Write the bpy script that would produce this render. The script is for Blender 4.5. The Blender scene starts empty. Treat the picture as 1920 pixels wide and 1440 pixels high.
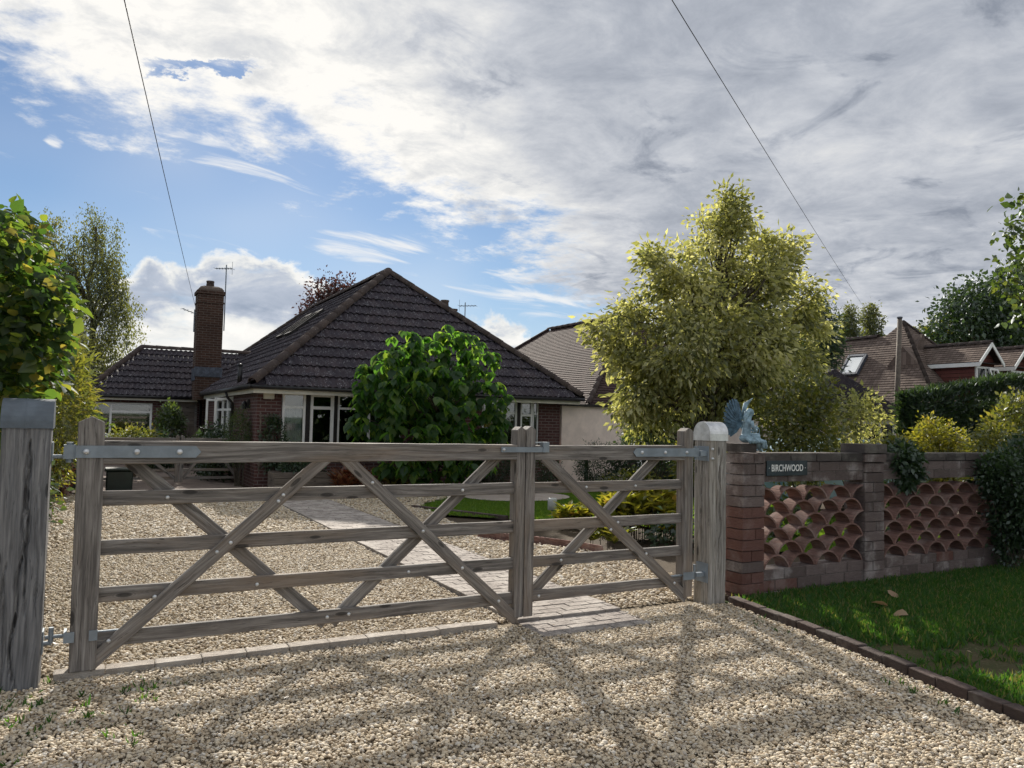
import bpy, bmesh, math, random
import numpy as np
from mathutils import Vector, Matrix
R = math.radians
scene = bpy.context.scene
random.seed(7); rng = np.random.default_rng(7)
# ------------------------------------------------------------------ camera
F_PX, YAW, PITCH, ROLL = 1442.0, R(28.4), R(2.8), R(1.3)
CAM = Vector((0.0, -5.27, 1.55))
_f = Vector((math.sin(YAW)*math.cos(PITCH), math.cos(YAW)*math.cos(PITCH), math.sin(PITCH)))
_r = Vector((math.cos(YAW), -math.sin(YAW), 0)); _u = _r.cross(_f)
_r2 = _r*math.cos(ROLL) + _u*math.sin(ROLL); _u2 = _u*math.cos(ROLL) - _r*math.sin(ROLL)
cd = bpy.data.cameras.new('camera'); cam = bpy.data.objects.new('camera', cd)
scene.collection.objects.link(cam); scene.camera = cam
cd.sensor_width = 36; cd.lens = F_PX/1920*36; cd.clip_start = 0.05; cd.clip_end = 3000
cam.matrix_world = Matrix(((_r2.x, _u2.x, -_f.x, CAM.x), (_r2.y, _u2.y, -_f.y, CAM.y), (_r2.z, _u2.z, -_f.z, CAM.z), (0, 0, 0, 1)))
def _ray(x, y): return _f + _r2*((x-960)/F_PX) - _u2*((y-720)/F_PX)
def at_y(x, y, Y): d = _ray(x, y); return CAM + d*((Y-CAM.y)/d.y)      # survey helpers: sight line cut with a real plane of the place
def at_x(x, y, X): d = _ray(x, y); return CAM + d*((X-CAM.x)/d.x)
def at_z(x, y, Z=0.0): d = _ray(x, y); return CAM + d*((Z-CAM.z)/d.z)
# ------------------------------------------------------------------ node helpers
class NT:
    def __init__(s, tree): s.t = tree; tree.nodes.clear()
    def __call__(s, typ, props=None, **inp):
        n = s.t.nodes.new(typ)
        for k, v in (props or {}).items(): setattr(n, k, v)
        for k, v in inp.items():
            key = int(k[1:]) if k[0] == '_' else k.replace('_', ' ')
            sk = n.inputs[key]
            if isinstance(v, bpy.types.NodeSocket): s.t.links.new(v, sk)
            else: sk.default_value = v
        return n
    def math(s, op, a, b=0.0, c=0.0, clamp=False):
        return s('ShaderNodeMath', {'operation': op, 'use_clamp': clamp}, _0=a, _1=b, _2=c).outputs[0]
    def vmath(s, op, a, b=(0, 0, 0)):
        return s('ShaderNodeVectorMath', {'operation': op}, _0=a, _1=b).outputs[0]
    def noise(s, vec, scale=5.0, detail=4.0, rough=0.55, dist=0.0):
        return s('ShaderNodeTexNoise', None, Vector=vec, Scale=scale, Detail=detail, Roughness=rough, Distortion=dist).outputs['Fac']
    def ramp(s, fac, stops, interp='LINEAR'):
        n = s('ShaderNodeValToRGB', None, Fac=fac); cr = n.color_ramp; cr.interpolation = interp
        while len(cr.elements) < len(stops): cr.elements.new(0.5)
        for e, (p, c) in zip(cr.elements, stops):
            e.position = p; e.color = (c[0], c[1], c[2], 1) if hasattr(c, '__len__') else (c, c, c, 1)
        return n.outputs['Color']
    def smooth(s, v, a, b, lo=0.0, hi=1.0):
        n = s('ShaderNodeMapRange', {'interpolation_type': 'SMOOTHSTEP'}, Value=v)
        n.inputs[1].default_value = a; n.inputs[2].default_value = b; n.inputs[3].default_value = lo; n.inputs[4].default_value = hi
        return n.outputs[0]
    def mix(s, fac, a, b, blend='MIX'):
        n = s('ShaderNodeMix', {'data_type': 'RGBA', 'blend_type': blend})
        for k, v in ((0, fac), (6, a), (7, b)):
            if isinstance(v, bpy.types.NodeSocket): s.t.links.new(v, n.inputs[k])
            else: n.inputs[k].default_value = v if k == 0 else (v[0], v[1], v[2], 1)
        return n.outputs[2]
    def curve(s, v, pts):
        n = s('ShaderNodeFloatCurve', None, Value=v); c = n.mapping.curves[0]
        while len(c.points) < len(pts): c.points.new(0.5, 0.5)
        for q, (x, y) in zip(c.points, pts): q.location = (x, y); q.handle_type = 'AUTO_CLAMPED'
        n.mapping.update(); return n.outputs[0]
# ------------------------------------------------------------------ sun and sky
SUN_AZ, SUN_EL = R(14.5), R(28.4)
SUN = Vector((math.sin(SUN_AZ)*math.cos(SUN_EL), math.cos(SUN_AZ)*math.cos(SUN_EL), math.sin(SUN_EL)))
sl = bpy.data.lights.new('sun', 'SUN'); sl.energy = 4.9; sl.angle = R(1.4); sl.color = (1.0, 0.93, 0.82)
so = bpy.data.objects.new('sun', sl); scene.collection.objects.link(so)
so.rotation_mode = 'QUATERNION'; so.rotation_quaternion = (-SUN).to_track_quat('-Z', 'Y'); so.location = (0, 0, 30)
world = bpy.data.worlds.new('World'); scene.world = world; world.use_nodes = True
world.cycles.sampling_method = 'MANUAL'; world.cycles.sample_map_resolution = 512
w = NT(world.node_tree)
sky = w('ShaderNodeTexSky', {'sky_type': 'NISHITA', 'sun_disc': False, 'sun_elevation': SUN_EL, 'sun_rotation': SUN_AZ,
        'altitude': 60, 'air_density': 1.0, 'dust_density': 0.15, 'ozone_density': 2.5}).outputs[0]
sky = w.vmath('MULTIPLY', sky, (0.041, 0.047, 0.0535))
dirv = w('ShaderNodeTexCoord').outputs['Generated']
sx = w('ShaderNodeSeparateXYZ', None, Vector=dirv).outputs
az = w.math('DIVIDE', w.math('ARCTAN2', sx[0], sx[1]), math.pi/180)
el = w.math('DIVIDE', w.math('ARCSINE', sx[2]), math.pi/180)
azn = w.math('MULTIPLY_ADD', az, 1/360, 0.5)
zc = w.math('MAXIMUM', w.math('ADD', sx[2], 0.10), 0.05)
plane = w('ShaderNodeCombineXYZ', None, X=w.math('DIVIDE', sx[0], zc), Y=w.math('DIVIDE', sx[1], zc), Z=0.0).outputs[0]
ae = w('ShaderNodeCombineXYZ', None, X=az, Y=el, Z=0.0).outputs[0]
def ang(x, y):
    d = _ray(x, y).normalized(); return math.degrees(math.atan2(d.x, d.y)), math.degrees(math.asin(d.z))
def curve_az(pts, lo, hi, wrap):
    q = [((a+180)/360, (v-lo)/(hi-lo)) for a, v in sorted(pts)]
    return w.math('MULTIPLY_ADD', w.curve(azn, [(0, (wrap-lo)/(hi-lo))] + q + [(1, (wrap-lo)/(hi-lo))]), hi-lo, lo)
# broken deck of altocumulus / stratus: lower edge given by elevation over azimuth
edge = curve_az([ang(0, 75), ang(120, 150), ang(235, 195), ang(400, 240), ang(560, 285), ang(700, 315), ang(800, 370), ang(960, 455), ang(1080, 540), ang(1200, 640),
                 (-20, 27), (-70, 24), (62, 3), (110, 4)], -10, 50, 16)
n1 = w.noise(plane, 1.6, 12, 0.64, 0.25); n2 = w.noise(plane, 6.5, 12, 0.68, 0.15)
deck = w.math('SUBTRACT', el, edge)
deck = w.math('ADD', deck, w.math('MULTIPLY', w.math('SUBTRACT', n1, 0.5), 19.0))
deck = w.math('ADD', deck, w.math('MULTIPLY', w.math('SUBTRACT', n2, 0.5), 13.0))
# a narrow blue rift inside the deck
ga, ge = ang(395, 128)
rx = w.math('SUBTRACT', az, ga); ry = w.math('SUBTRACT', w.math('SUBTRACT', el, ge), w.math('MULTIPLY', rx, 0.22))
rd = w.math('ADD', w.math('POWER', w.math('DIVIDE', rx, 4.2), 2), w.math('POWER', w.math('DIVIDE', w.math('ADD', ry, w.math('MULTIPLY', w.math('SUBTRACT', n2, .5), 5.0)), .55), 2))
rift = w.math('MULTIPLY', w.smooth(rd, 0.0, 1.5, 1, 0), w.math('MULTIPLY_ADD', n2, 30.0, -8.0))
deck = w.math('SUBTRACT', deck, rift)
deck_a = w.smooth(deck, -2.2, 3.0)
# brightness: thin and glowing around the hidden sun, thick and grey to its right
sd = w('ShaderNodeVectorMath', {'operation': 'DOT_PRODUCT'}, _0=dirv, _1=tuple(SUN)).outputs['Value']
thick = curve_az([(-80, .45), (-10, .16), (8, .12), (18, .2), (26, .55), (34, .9), (60, 1.0), (110, .6)], 0, 1, .2)  # unseen deck behind the camera made thin and bright to lift shaded fronts
n4 = w.noise(plane, 1.15, 5, 0.5, 0.1); n5 = w.noise(w.vmath('ADD', plane, (3.1, 7.7, 0)), 4.2, 12, 0.66, 0.3); n6 = w.noise(w.vmath('ADD', plane, (13.1, 2.7, 0)), 2.4, 10, 0.6, 0.8)
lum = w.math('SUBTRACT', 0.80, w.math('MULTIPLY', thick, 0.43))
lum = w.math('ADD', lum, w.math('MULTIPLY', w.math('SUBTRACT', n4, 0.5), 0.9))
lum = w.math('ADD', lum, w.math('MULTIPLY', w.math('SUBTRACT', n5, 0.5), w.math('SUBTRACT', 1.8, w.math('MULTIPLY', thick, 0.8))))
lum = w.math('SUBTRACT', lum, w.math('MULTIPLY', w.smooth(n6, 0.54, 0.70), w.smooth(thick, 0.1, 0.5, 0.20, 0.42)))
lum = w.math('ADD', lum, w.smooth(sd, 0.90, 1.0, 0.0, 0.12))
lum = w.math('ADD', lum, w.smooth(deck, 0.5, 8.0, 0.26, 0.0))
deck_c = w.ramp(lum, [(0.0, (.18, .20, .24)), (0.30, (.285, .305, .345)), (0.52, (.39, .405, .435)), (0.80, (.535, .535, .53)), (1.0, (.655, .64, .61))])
# cumulus banks low over the roofs
top = curve_az([ang(150, 560), ang(235, 505), ang(290, 470), ang(345, 495), ang(420, 470), ang(560, 500), ang(640, 545), ang(700, 590), ang(800, 640), ang(860, 600), ang(905, 590), ang(960, 620),
                ang(1040, 640), ang(1300, 560), ang(1560, 500), ang(1650, 490), ang(1800, 520), (-25, 10), (-80, 8), (75, 11), (120, 9)], -10, 50, 9)
nb = w.noise(w.vmath('MULTIPLY', ae, (1.0, 1.5, 1.0)), 0.30, 7, 0.60, 0.4)
cum = w.math('ADD', w.math('SUBTRACT', top, el), w.math('MULTIPLY', w.math('SUBTRACT', nb, 0.5), 6.0))
cum_a = w.math('MULTIPLY', w.smooth(cum, -0.15, 0.7), w.smooth(w.noise(w.vmath('MULTIPLY', ae, (1, 3, 1)), 0.16, 6, 0.6), 0.30, 0.46, .55, 1))
nb2 = w.noise(w.vmath('MULTIPLY', ae, (1.0, 2.2, 1.0)), 0.22, 8, 0.6, 0.6)
cl = w.math('ADD', w.ramp(w.math('MULTIPLY', cum, 0.1), [(0.0, .95), (0.06, .80), (0.16, .36), (0.30, .30), (0.52, .85), (1.0, .80)]), w.math('MULTIPLY', w.math('SUBTRACT', nb2, 0.5), 1.5))
cum_c = w.ramp(cl, [(0.0, (.225, .265, .335)), (0.35, (.33, .365, .43)), (0.7, (.555, .56, .55)), (1.0, (.67, .655, .625))])
# thin streaks
wv = w('ShaderNodeVectorRotate', {'rotation_type': 'Z_AXIS'}, Vector=ae, Angle=R(9)).outputs[0]
st = w.noise(w.vmath('MULTIPLY', wv, (0.10, 0.65, 1)), 1.0, 9, 0.62, 0.9)
st2 = w.noise(w.vmath('MULTIPLY', ae, (0.05, 0.08, 1)), 1.0, 2, 0.5)
wa, we = ang(690, 460); wb, wf = ang(1020, 545)
def blob(a0, e0, ra, re):
    return w.smooth(w.math('ADD', w.math('POWER', w.math('DIVIDE', w.math('SUBTRACT', az, a0), ra), 2), w.math('POWER', w.math('DIVIDE', w.math('SUBTRACT', el, e0), re), 2)), 0.0, 1.3, 1, 0)
a3, e3 = ang(470, 290); a4, e4 = ang(103, 262)
wis = w.math('MAXIMUM', w.math('MAXIMUM', blob(wa, we, 5.5, 1.5), blob(wb, wf, 8, 2.0)), w.math('MAXIMUM', w.math('MULTIPLY', blob(a3, e3, 7, 1.6), .8), w.math('MULTIPLY', blob(a4, e4, .7, .8), 1.0)))
st_a = w.math('ADD', w.math('MULTIPLY', w.smooth(w.math('ADD', st, w.math('MULTIPLY', wis, 0.22)), 0.60, 0.84), 0.85), w.math('MULTIPLY', w.smooth(st2, 0.35, 0.75), 0.22), 0, True)
haze_a = w.smooth(el, 0.0, 20.0, 0.45, 0.0)
col = w.mix(haze_a, sky, (.33, .43, .54))
col = w.mix(st_a, col, (.60, .60, .595))
col = w.mix(cum_a, col, cum_c)
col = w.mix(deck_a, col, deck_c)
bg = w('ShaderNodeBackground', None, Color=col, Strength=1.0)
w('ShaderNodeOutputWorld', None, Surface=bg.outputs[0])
vs = scene.view_settings; vs.view_transform = 'Standard'; vs.look = 'None'; vs.gamma = 1.0; vs.exposure = 0.62; vs.use_curve_mapping = False
scene.cycles.use_denoising = True; scene.cycles.max_bounces = 8; scene.cycles.transparent_max_bounces = 12
scene.cycles.use_adaptive_sampling = True; scene.cycles.adaptive_threshold = 0.02
# ------------------------------------------------------------------ object helpers
W = {}                                     # world matrix of every object made here
def link(o, M=None, parent=None):
    M = M or Matrix.Identity(4)
    scene.collection.objects.link(o); o.matrix_basis = M; W[o.name] = M
    if parent is not None:
        o.parent = parent; o.matrix_parent_inverse = W[parent.name].inverted()
    return o
def tag(o, label, cat, group=None, kind=None):
    o['label'] = label; o['category'] = cat
    if group: o['group'] = group
    if kind: o['kind'] = kind
    return o
def thing(name, label, cat, loc, group=None):
    o = bpy.data.objects.new(name, None); o.empty_display_size = 0.1
    link(o, Matrix.Translation(Vector(loc))); return tag(o, label, cat, group)
def structure(o): o['kind'] = 'structure'; return o
def stuff(o): o['kind'] = 'stuff'; return o
class MB:
    def __init__(s): s.v = []; s.f = []; s.m = []
    def add(s, vs, fs, mi=0):
        b = len(s.v); s.v += [tuple(p) for p in vs]; s.f += [[b+i for i in q] for q in fs]; s.m += [mi]*len(fs); return s
    def box(s, x0, x1, y0, y1, z0, z1, mi=0):
        return s.add([(x0,y0,z0),(x1,y0,z0),(x1,y1,z0),(x0,y1,z0),(x0,y0,z1),(x1,y0,z1),(x1,y1,z1),(x0,y1,z1)],
            [(0,3,2,1),(4,5,6,7),(0,1,5,4),(1,2,6,5),(2,3,7,6),(3,0,4,7)], mi)
    def obox(s, c, ax, ay, az_, mi=0):     # box from centre and three half-axes
        c, ax, ay, az_ = map(Vector, (c, ax, ay, az_)); vs = []
        for k in (-1, 1):
            for i, j in ((-1,-1),(1,-1),(1,1),(-1,1)): vs.append(c+ax*i+ay*j+az_*k)
        return s.add(vs, [(0,3,2,1),(4,5,6,7),(0,1,5,4),(1,2,6,5),(2,3,7,6),(3,0,4,7)], mi)
    def tube(s, pts, rad, n=8, caps=True, mi=0):
        pts = [Vector(p) for p in pts]; rad = rad if hasattr(rad, '__len__') else [rad]*len(pts); rings = []
        up = Vector((0.31, 0.17, 0.93))
        for i, p in enumerate(pts):
            d = (pts[min(i+1, len(pts)-1)]-pts[max(i-1, 0)]).normalized()
            a = d.cross(up)
            if a.length < 1e-3: a = d.cross(Vector((1, 0, 0)))
            a.normalize(); b = d.cross(a)
            rings.append([p+(a*math.cos(2*math.pi*k/n)+b*math.sin(2*math.pi*k/n))*rad[i] for k in range(n)])
        b0 = len(s.v); s.v += [tuple(q) for r_ in rings for q in r_]
        for i in range(len(pts)-1):
            for k in range(n):
                s.f.append([b0+i*n+k, b0+i*n+(k+1) % n, b0+(i+1)*n+(k+1) % n, b0+(i+1)*n+k]); s.m.append(mi)
        if caps:
            s.f.append([b0+k for k in range(n)][::-1]); s.f.append([b0+(len(pts)-1)*n+k for k in range(n)]); s.m += [mi, mi]
        return s
    def lathe(s, prof, n=16, c=(0, 0, 0), mi=0):
        b0 = len(s.v)
        for r_, z in prof:
            for k in range(n): s.v.append((c[0]+r_*math.cos(2*math.pi*k/n), c[1]+r_*math.sin(2*math.pi*k/n), c[2]+z))
        for i in range(len(prof)-1):
            for k in range(n): s.f.append([b0+i*n+k, b0+i*n+(k+1) % n, b0+(i+1)*n+(k+1) % n, b0+(i+1)*n+k]); s.m.append(mi)
        return s
    def prism(s, prof, a, b, axis='y', mi=0):   # profile (p,q) extruded from a to b along axis
        n = len(prof)
        mk = {'y': lambda p, q, t: (p, t, q), 'x': lambda p, q, t: (t, p, q), 'z': lambda p, q, t: (p, q, t)}[axis]
        vs = [mk(p, q, a) for p, q in prof]+[mk(p, q, b) for p, q in prof]
        return s.add(vs, [list(range(n))[::-1], list(range(n, 2*n))]+[[i, (i+1) % n, n+(i+1) % n, n+i] for i in range(n)], mi)
    def mesh(s, name, mats, smooth=False, fix=True, uv=False):
        me = bpy.data.meshes.new(name); me.from_pydata(s.v, [], s.f)
        for m in (mats if isinstance(mats, (list, tuple)) else [mats]): me.materials.append(m)
        if len(s.m) == len(me.polygons): me.polygons.foreach_set('material_index', s.m)
        if fix:
            bm = bmesh.new(); bm.from_mesh(me); bmesh.ops.recalc_face_normals(bm, faces=bm.faces); bm.to_mesh(me); bm.free()
        if uv: box_uv(me)
        if smooth: me.polygons.foreach_set('use_smooth', [True]*len(me.polygons))
        me.update(); return me
    def build(s, name, mats, parent=None, M=None, smooth=False, uv=False):
        return link(bpy.data.objects.new(name, s.mesh(name, mats, smooth, True, uv)), M, parent)
def box_uv(me):
    u = me.uv_layers.new(name='uv')
    for p in me.polygons:
        n = p.normal
        for li in p.loop_indices:
            v = me.vertices[me.loops[li].vertex_index].co
            if abs(n.y) >= abs(n.x) and abs(n.y) > 0.3: c = (v.x, v.z)
            elif abs(n.x) > 0.3: c = (v.y, v.z)
            else: c = (v.x, v.y)
            u.data[li].uv = c
def bevel_mesh(me, off, seg=1, ang_=None):
    bm = bmesh.new(); bm.from_mesh(me)
    bmesh.ops.bevel(bm, geom=[e for e in bm.edges], offset=off, segments=seg, affect='EDGES', clamp_overlap=True)
    bmesh.ops.recalc_face_normals(bm, faces=bm.faces); bm.to_mesh(me); bm.free(); return me
def bobj(name, me, M=None, parent=None): return link(bpy.data.objects.new(name, me), M, parent)
def frame_along(p0, p1, up=(0, 0, 1)):
    p0, p1 = Vector(p0), Vector(p1); x = (p1-p0).normalized(); y = Vector(up).cross(x)
    if y.length < 1e-4: y = Vector((0, 1, 0))
    y.normalize(); z = x.cross(y)
    return Matrix(((x.x, y.x, z.x, p0.x), (x.y, y.y, z.y, p0.y), (x.z, y.z, z.z, p0.z), (0, 0, 0, 1)))
def beam(name, p0, p1, h, t, mat_, parent=None, h1=None, bev=0.004, seg=5, up=(0, 0, 1), wob=0.0015):
    L = (Vector(p1)-Vector(p0)).length; h1 = h1 or h; mb = MB(); n = seg
    for i in range(n+1):
        f = i/n; hh = (h+(h1-h)*f)/2; j = lambda: random.uniform(-wob, wob)
        b_ = bev
        pr = [(-t/2+b_, -hh), (t/2-b_, -hh), (t/2, -hh+b_), (t/2, hh-b_), (t/2-b_, hh), (-t/2+b_, hh), (-t/2, hh-b_), (-t/2, -hh+b_)]
        mb.v += [(L*f, y+j(), z+j()) for y, z in pr]
    for i in range(n):
        for k in range(8): mb.f.append([i*8+k, i*8+(k+1) % 8, i*8+8+(k+1) % 8, i*8+8+k])
    mb.f += [list(range(8))[::-1], [n*8+k for k in range(8)]]; mb.m = [0]*len(mb.f)
    return mb.build(name, mat_, parent, frame_along(p0, p1, up))
# leaves ------------------------------------------------------------
KITE = (np.array([(0, 0, 0), (.45, .27, .05), (1, 0, -.08), (.45, -.27, .05)], float), [(0, 1, 2), (0, 2, 3)])
LANCE = (np.array([(0, 0, 0), (.4, .14, .04), (1, 0, -.12), (.4, -.14, .04)], float), [(0, 1, 2), (0, 2, 3)])
HEART = (np.array([(0, 0, 0), (.12, .30, .03), (.42, .42, .05), (.75, .24, .0), (1.05, 0, -.14), (.75, -.24, .0), (.42, -.42, .05), (.12, -.30, .03), (.45, 0, -.03)], float),
         [(0, 1, 8), (1, 2, 8), (2, 3, 8), (3, 4, 8), (4, 5, 8), (5, 6, 8), (6, 7, 8), (7, 0, 8)])
BLADE = (np.array([(0, -.05, 0), (0, .05, 0), (.55, .06, .0), (.55, -.06, .0), (1, 0, -.15)], float), [(0, 1, 2, 3), (3, 2, 4)])
def leaf_arrays(P, D, U, S, tmpl):
    T, Fs = tmpl; n = len(P); k = len(T)
    D = D/np.linalg.norm(D, axis=1, keepdims=True)
    Y = np.cross(U, D); Y /= np.linalg.norm(Y, axis=1, keepdims=True)+1e-9; Z = np.cross(D, Y)
    V = P[:, None, :]+S[:, None, None]*(T[None, :, 0, None]*D[:, None, :]+T[None, :, 1, None]*Y[:, None, :]+T[None, :, 2, None]*Z[:, None, :])
    return V.reshape(-1, 3), [len(f) for f in Fs]*n, (np.concatenate([np.array(f) for f in Fs])[None, :]+(np.arange(n)*k)[:, None]).ravel()
def raw_mesh(name, V, tot, idx, mat_, rnd=None):
    me = bpy.data.meshes.new(name); tot = np.array(tot, np.int32)
    me.vertices.add(len(V)); me.vertices.foreach_set('co', np.asarray(V, np.float32).ravel())
    me.loops.add(len(idx)); me.loops.foreach_set('vertex_index', np.asarray(idx, np.int32))
    me.polygons.add(len(tot)); me.polygons.foreach_set('loop_start', np.concatenate([[0], np.cumsum(tot)[:-1]]).astype(np.int32))
    me.update(calc_edges=True); me.validate()
    if rnd is not None:
        a = me.attributes.new('rnd', 'FLOAT', 'POINT'); a.data.foreach_set('value', np.asarray(rnd, np.float32))
    me.materials.append(mat_); return me
def leaves(name, P, D, U, S, tmpl, mat_, parent=None, rnd=None, M=None):
    n = len(P); V, tot, idx = leaf_arrays(np.asarray(P), np.asarray(D), np.asarray(U), np.asarray(S), tmpl)
    rnd = rng.random(n) if rnd is None else rnd
    me = raw_mesh(name, V, tot, idx, mat_, np.repeat(rnd, len(tmpl[0])))
    o = bobj(name, me, M, parent); o['kind'] = 'stuff'; return o
def unit(n): v = rng.normal(size=(n, 3)); return v/np.linalg.norm(v, axis=1, keepdims=True)
def lobes_points(lobes, n_cl, shell=0.55):
    """cluster centres spread through a crown made of spheres/ellipsoids (c, radii), denser to the outside"""
    vol = np.array([l[1][0]*l[1][1]*l[1][2] for l in lobes])**(2/3); pick = rng.choice(len(lobes), n_cl, p=vol/vol.sum())
    C_ = np.array([l[0] for l in lobes])[pick]; Rr = np.array([l[1] for l in lobes])[pick]
    return C_+unit(n_cl)*Rr*(shell+(1-shell)*rng.random((n_cl, 1)))**0.7
def foliage(name, centres, per, spread, size, tmpl, mat_, parent, droop=0.4, out=None, sz_var=0.35, flat=0.6, clump_rnd=0.5):
    n = len(centres)*per; c = np.repeat(np.asarray(centres), per, axis=0)
    g = rng.normal(size=(n, 3))*np.asarray(spread); P = c+g
    D = unit(n)+g/np.linalg.norm(np.asarray(spread))*0.9; D[:, 2] -= droop
    if out is not None: D += (P-np.asarray(out))/(np.linalg.norm(P-np.asarray(out), axis=1, keepdims=True)+1e-6)*0.7
    U = unit(n)*(1-flat)+np.array([0, 0, 1.0])*flat
    S = size*(1+sz_var*rng.normal(size=n)).clip(0.4, 1.8)
    rc = np.repeat(rng.random(len(centres)), per); rnd = (clump_rnd*rc+(1-clump_rnd)*rng.random(n))
    return leaves(name, P, D, U, S, tmpl, mat_, parent, rnd)
def branches(name, base, top, r0, tips, mat_, parent, ntip=40, wig=0.12, r_tip=0.006, start=0.25):
    mb = MB(); base, top = Vector(base), Vector(top); n = 8
    trunk = [base.lerp(top, i/n)+Vector((random.uniform(-1, 1), random.uniform(-1, 1), 0))*wig*(0 if i == 0 else 1) for i in range(n+1)]
    mb.tube(trunk, [r0*(1-0.85*i/n)*(1.25 if i == 0 else 1) for i in range(n+1)], 10)
    tips = [Vector(t) for t in tips]; random.shuffle(tips)
    for t in tips[:ntip]:
        f = min(0.92, max(start, (t.z-base.z)/(max(top.z-base.z, .1))*0.72)); k = f*n; i = int(k)
        s_ = trunk[i].lerp(trunk[min(i+1, n)], k-i); rb = r0*(1-0.85*f)*0.55
        mid = s_.lerp(t, 0.5)+Vector((random.uniform(-1, 1), random.uniform(-1, 1), random.uniform(-.2, 1)))*(t-s_).length*0.10
        mb.tube([s_, s_.lerp(mid, .5), mid, mid.lerp(t, .6), t], [rb, rb*.8, rb*.6, rb*.35, r_tip], 5)
    return mb.build(name, mat_, parent, None, True)
# ------------------------------------------------------------------ materials
def new_mat(name):
    m = bpy.data.materials.new(name); m.use_nodes = True; return m, NT(m.node_tree)
def finish(n, col, rough=0.8, bump=None, bstr=0.3, bdist=0.01, metal=0.0, spec=0.4, **kw):
    p = n('ShaderNodeBsdfPrincipled', None, Roughness=rough, Metallic=metal, **kw)
    p.inputs['Specular IOR Level'].default_value = spec
    if isinstance(col, bpy.types.NodeSocket): n.t.links.new(col, p.inputs['Base Color'])
    else: p.inputs['Base Color'].default_value = (*col, 1)
    if bump is not None:
        b = n('ShaderNodeBump', None, Height=bump, Strength=bstr, Distance=bdist); n.t.links.new(b.outputs[0], p.inputs['Normal'])
    n('ShaderNodeOutputMaterial', None, Surface=p.outputs[0]); return p
def obj_vec(n, off=True):
    v = n('ShaderNodeTexCoord').outputs['Object']
    if off:
        r_ = n('ShaderNodeObjectInfo').outputs['Random']
        v = n.vmath('ADD', v, n('ShaderNodeCombineXYZ', None, X=n.math('MULTIPLY', r_, 37.0), Y=n.math('MULTIPLY', r_, 91.0), Z=n.math('MULTIPLY', r_, 53.0)).outputs[0])
    return v
def world_pos(n): return n('ShaderNodeNewGeometry').outputs['Position']
def wood_mat(name, dark, mid, light, tint=(.30, .25, .19), amt=0.35):
    m, n = new_mat(name); v = obj_vec(n)
    wp = n.noise(n.vmath('MULTIPLY', v, (1.3, 5, 5)), 1.0, 3, 0.5)
    vv = n.vmath('ADD', v, n('ShaderNodeCombineXYZ', None, X=0.0, Y=n.math('MULTIPLY', wp, .05), Z=n.math('MULTIPLY', wp, .09)).outputs[0])
    g = n.noise(n.vmath('MULTIPLY', vv, (2.2, 55, 55)), 1.0, 6, 0.6)
    fine = n.noise(n.vmath('MULTIPLY', vv, (5, 210, 210)), 1.0, 3, 0.6)
    big = n.noise(n.vmath('MULTIPLY', v, (0.8, 6, 6)), 1.0, 5, 0.6)
    col = n.ramp(g, [(0.22, dark), (0.48, mid), (0.72, light)])
    col = n.mix(n.smooth(big, 0.45, 0.7, 0, amt), col, tint)
    col = n.mix(n.smooth(n.noise(n.vmath('MULTIPLY', v, (2.0, 9, 9)), 1.0, 4, .6), .55, .75, 0, .55), col, tuple(c*0.55 for c in mid))
    col = n.mix(n.smooth(fine, 0.40, 0.29, 0, .85), col, tuple(c*0.35 for c in dark))
    kv = n('ShaderNodeTexVoronoi', None, Vector=n.vmath('MULTIPLY', v, (3.0, 9.5, 9.5)), Scale=1.0)
    kd = kv.outputs['Distance']; knot = n.smooth(kd, 0.10, 0.16, 1, 0)
    ring = n.math('MULTIPLY', n.smooth(kd, .12, .32, 1, 0), n.math('MULTIPLY_ADD', n.math('SINE', n.math('MULTIPLY', kd, 110)), .5, .5))
    col = n.mix(n.math('MULTIPLY', ring, .30), col, tuple(c*.5 for c in dark))
    col = n.mix(n.math('MULTIPLY', knot, .75), col, tuple(c*.5 for c in dark))
    h = n.math('ADD', n.math('MULTIPLY', g, .6), n.math('MULTIPLY', fine, .5))
    finish(n, col, 0.82, h, 0.55, 0.006, spec=.25); return m
M_wood = wood_mat('weathered_gate_wood', (.048, .045, .044), (.16, .147, .137), (.32, .302, .285), (.24, .185, .138), .65)
M_oak = wood_mat('weathered_grey_oak', (.05, .05, .053), (.15, .152, .16), (.27, .27, .275), (.19, .17, .145), .25)
M_oak_pale = wood_mat('pale_weathered_oak', (.085, .078, .073), (.255, .24, .22), (.47, .455, .43), (.36, .29, .20), .3)
M_fence = wood_mat('old_fence_wood', (.05, .042, .036), (.12, .10, .085), (.19, .165, .14))
M_bark = wood_mat('bark', (.03, .025, .02), (.08, .065, .05), (.15, .125, .10), (.10, .10, .06))
def flat_mat(name, col, rough=.6, metal=0., nz=.12, scale=9, spec=.4, bump=.15):
    m, n = new_mat(name); v = obj_vec(n); a = n.noise(v, scale, 6, .65)
    c = n.mix(n.smooth(a, .35, .7), tuple(x*(1-nz*1.6) for x in col), tuple(min(1, x*(1+nz)) for x in col))
    finish(n, c, n.math('MULTIPLY_ADD', a, .25, max(.02, rough-.12)), n.noise(v, scale*6, 3), bump, .003, metal, spec); return m
M_galv = flat_mat('galvanised_steel', (.235, .275, .315), .5, .35, .10, 8)
M_bolt = flat_mat('bright_bolt', (.62, .64, .66), .35, .6, .1, 20)
M_lead = flat_mat('lead_cap', (.12, .145, .175), .5, .2, .15, 7)
M_alu = flat_mat('dented_zinc_cap', (.66, .67, .68), .35, .7, .15, 10)
M_white = flat_mat('white_upvc', (.84, .84, .82), .35, 0, .05, 4)
M_cream = flat_mat('cream_fascia', (.62, .59, .50), .5, 0, .08, 4)
M_black = flat_mat('black_plastic', (.018, .018, .02), .35, 0, .2, 5)
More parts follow.
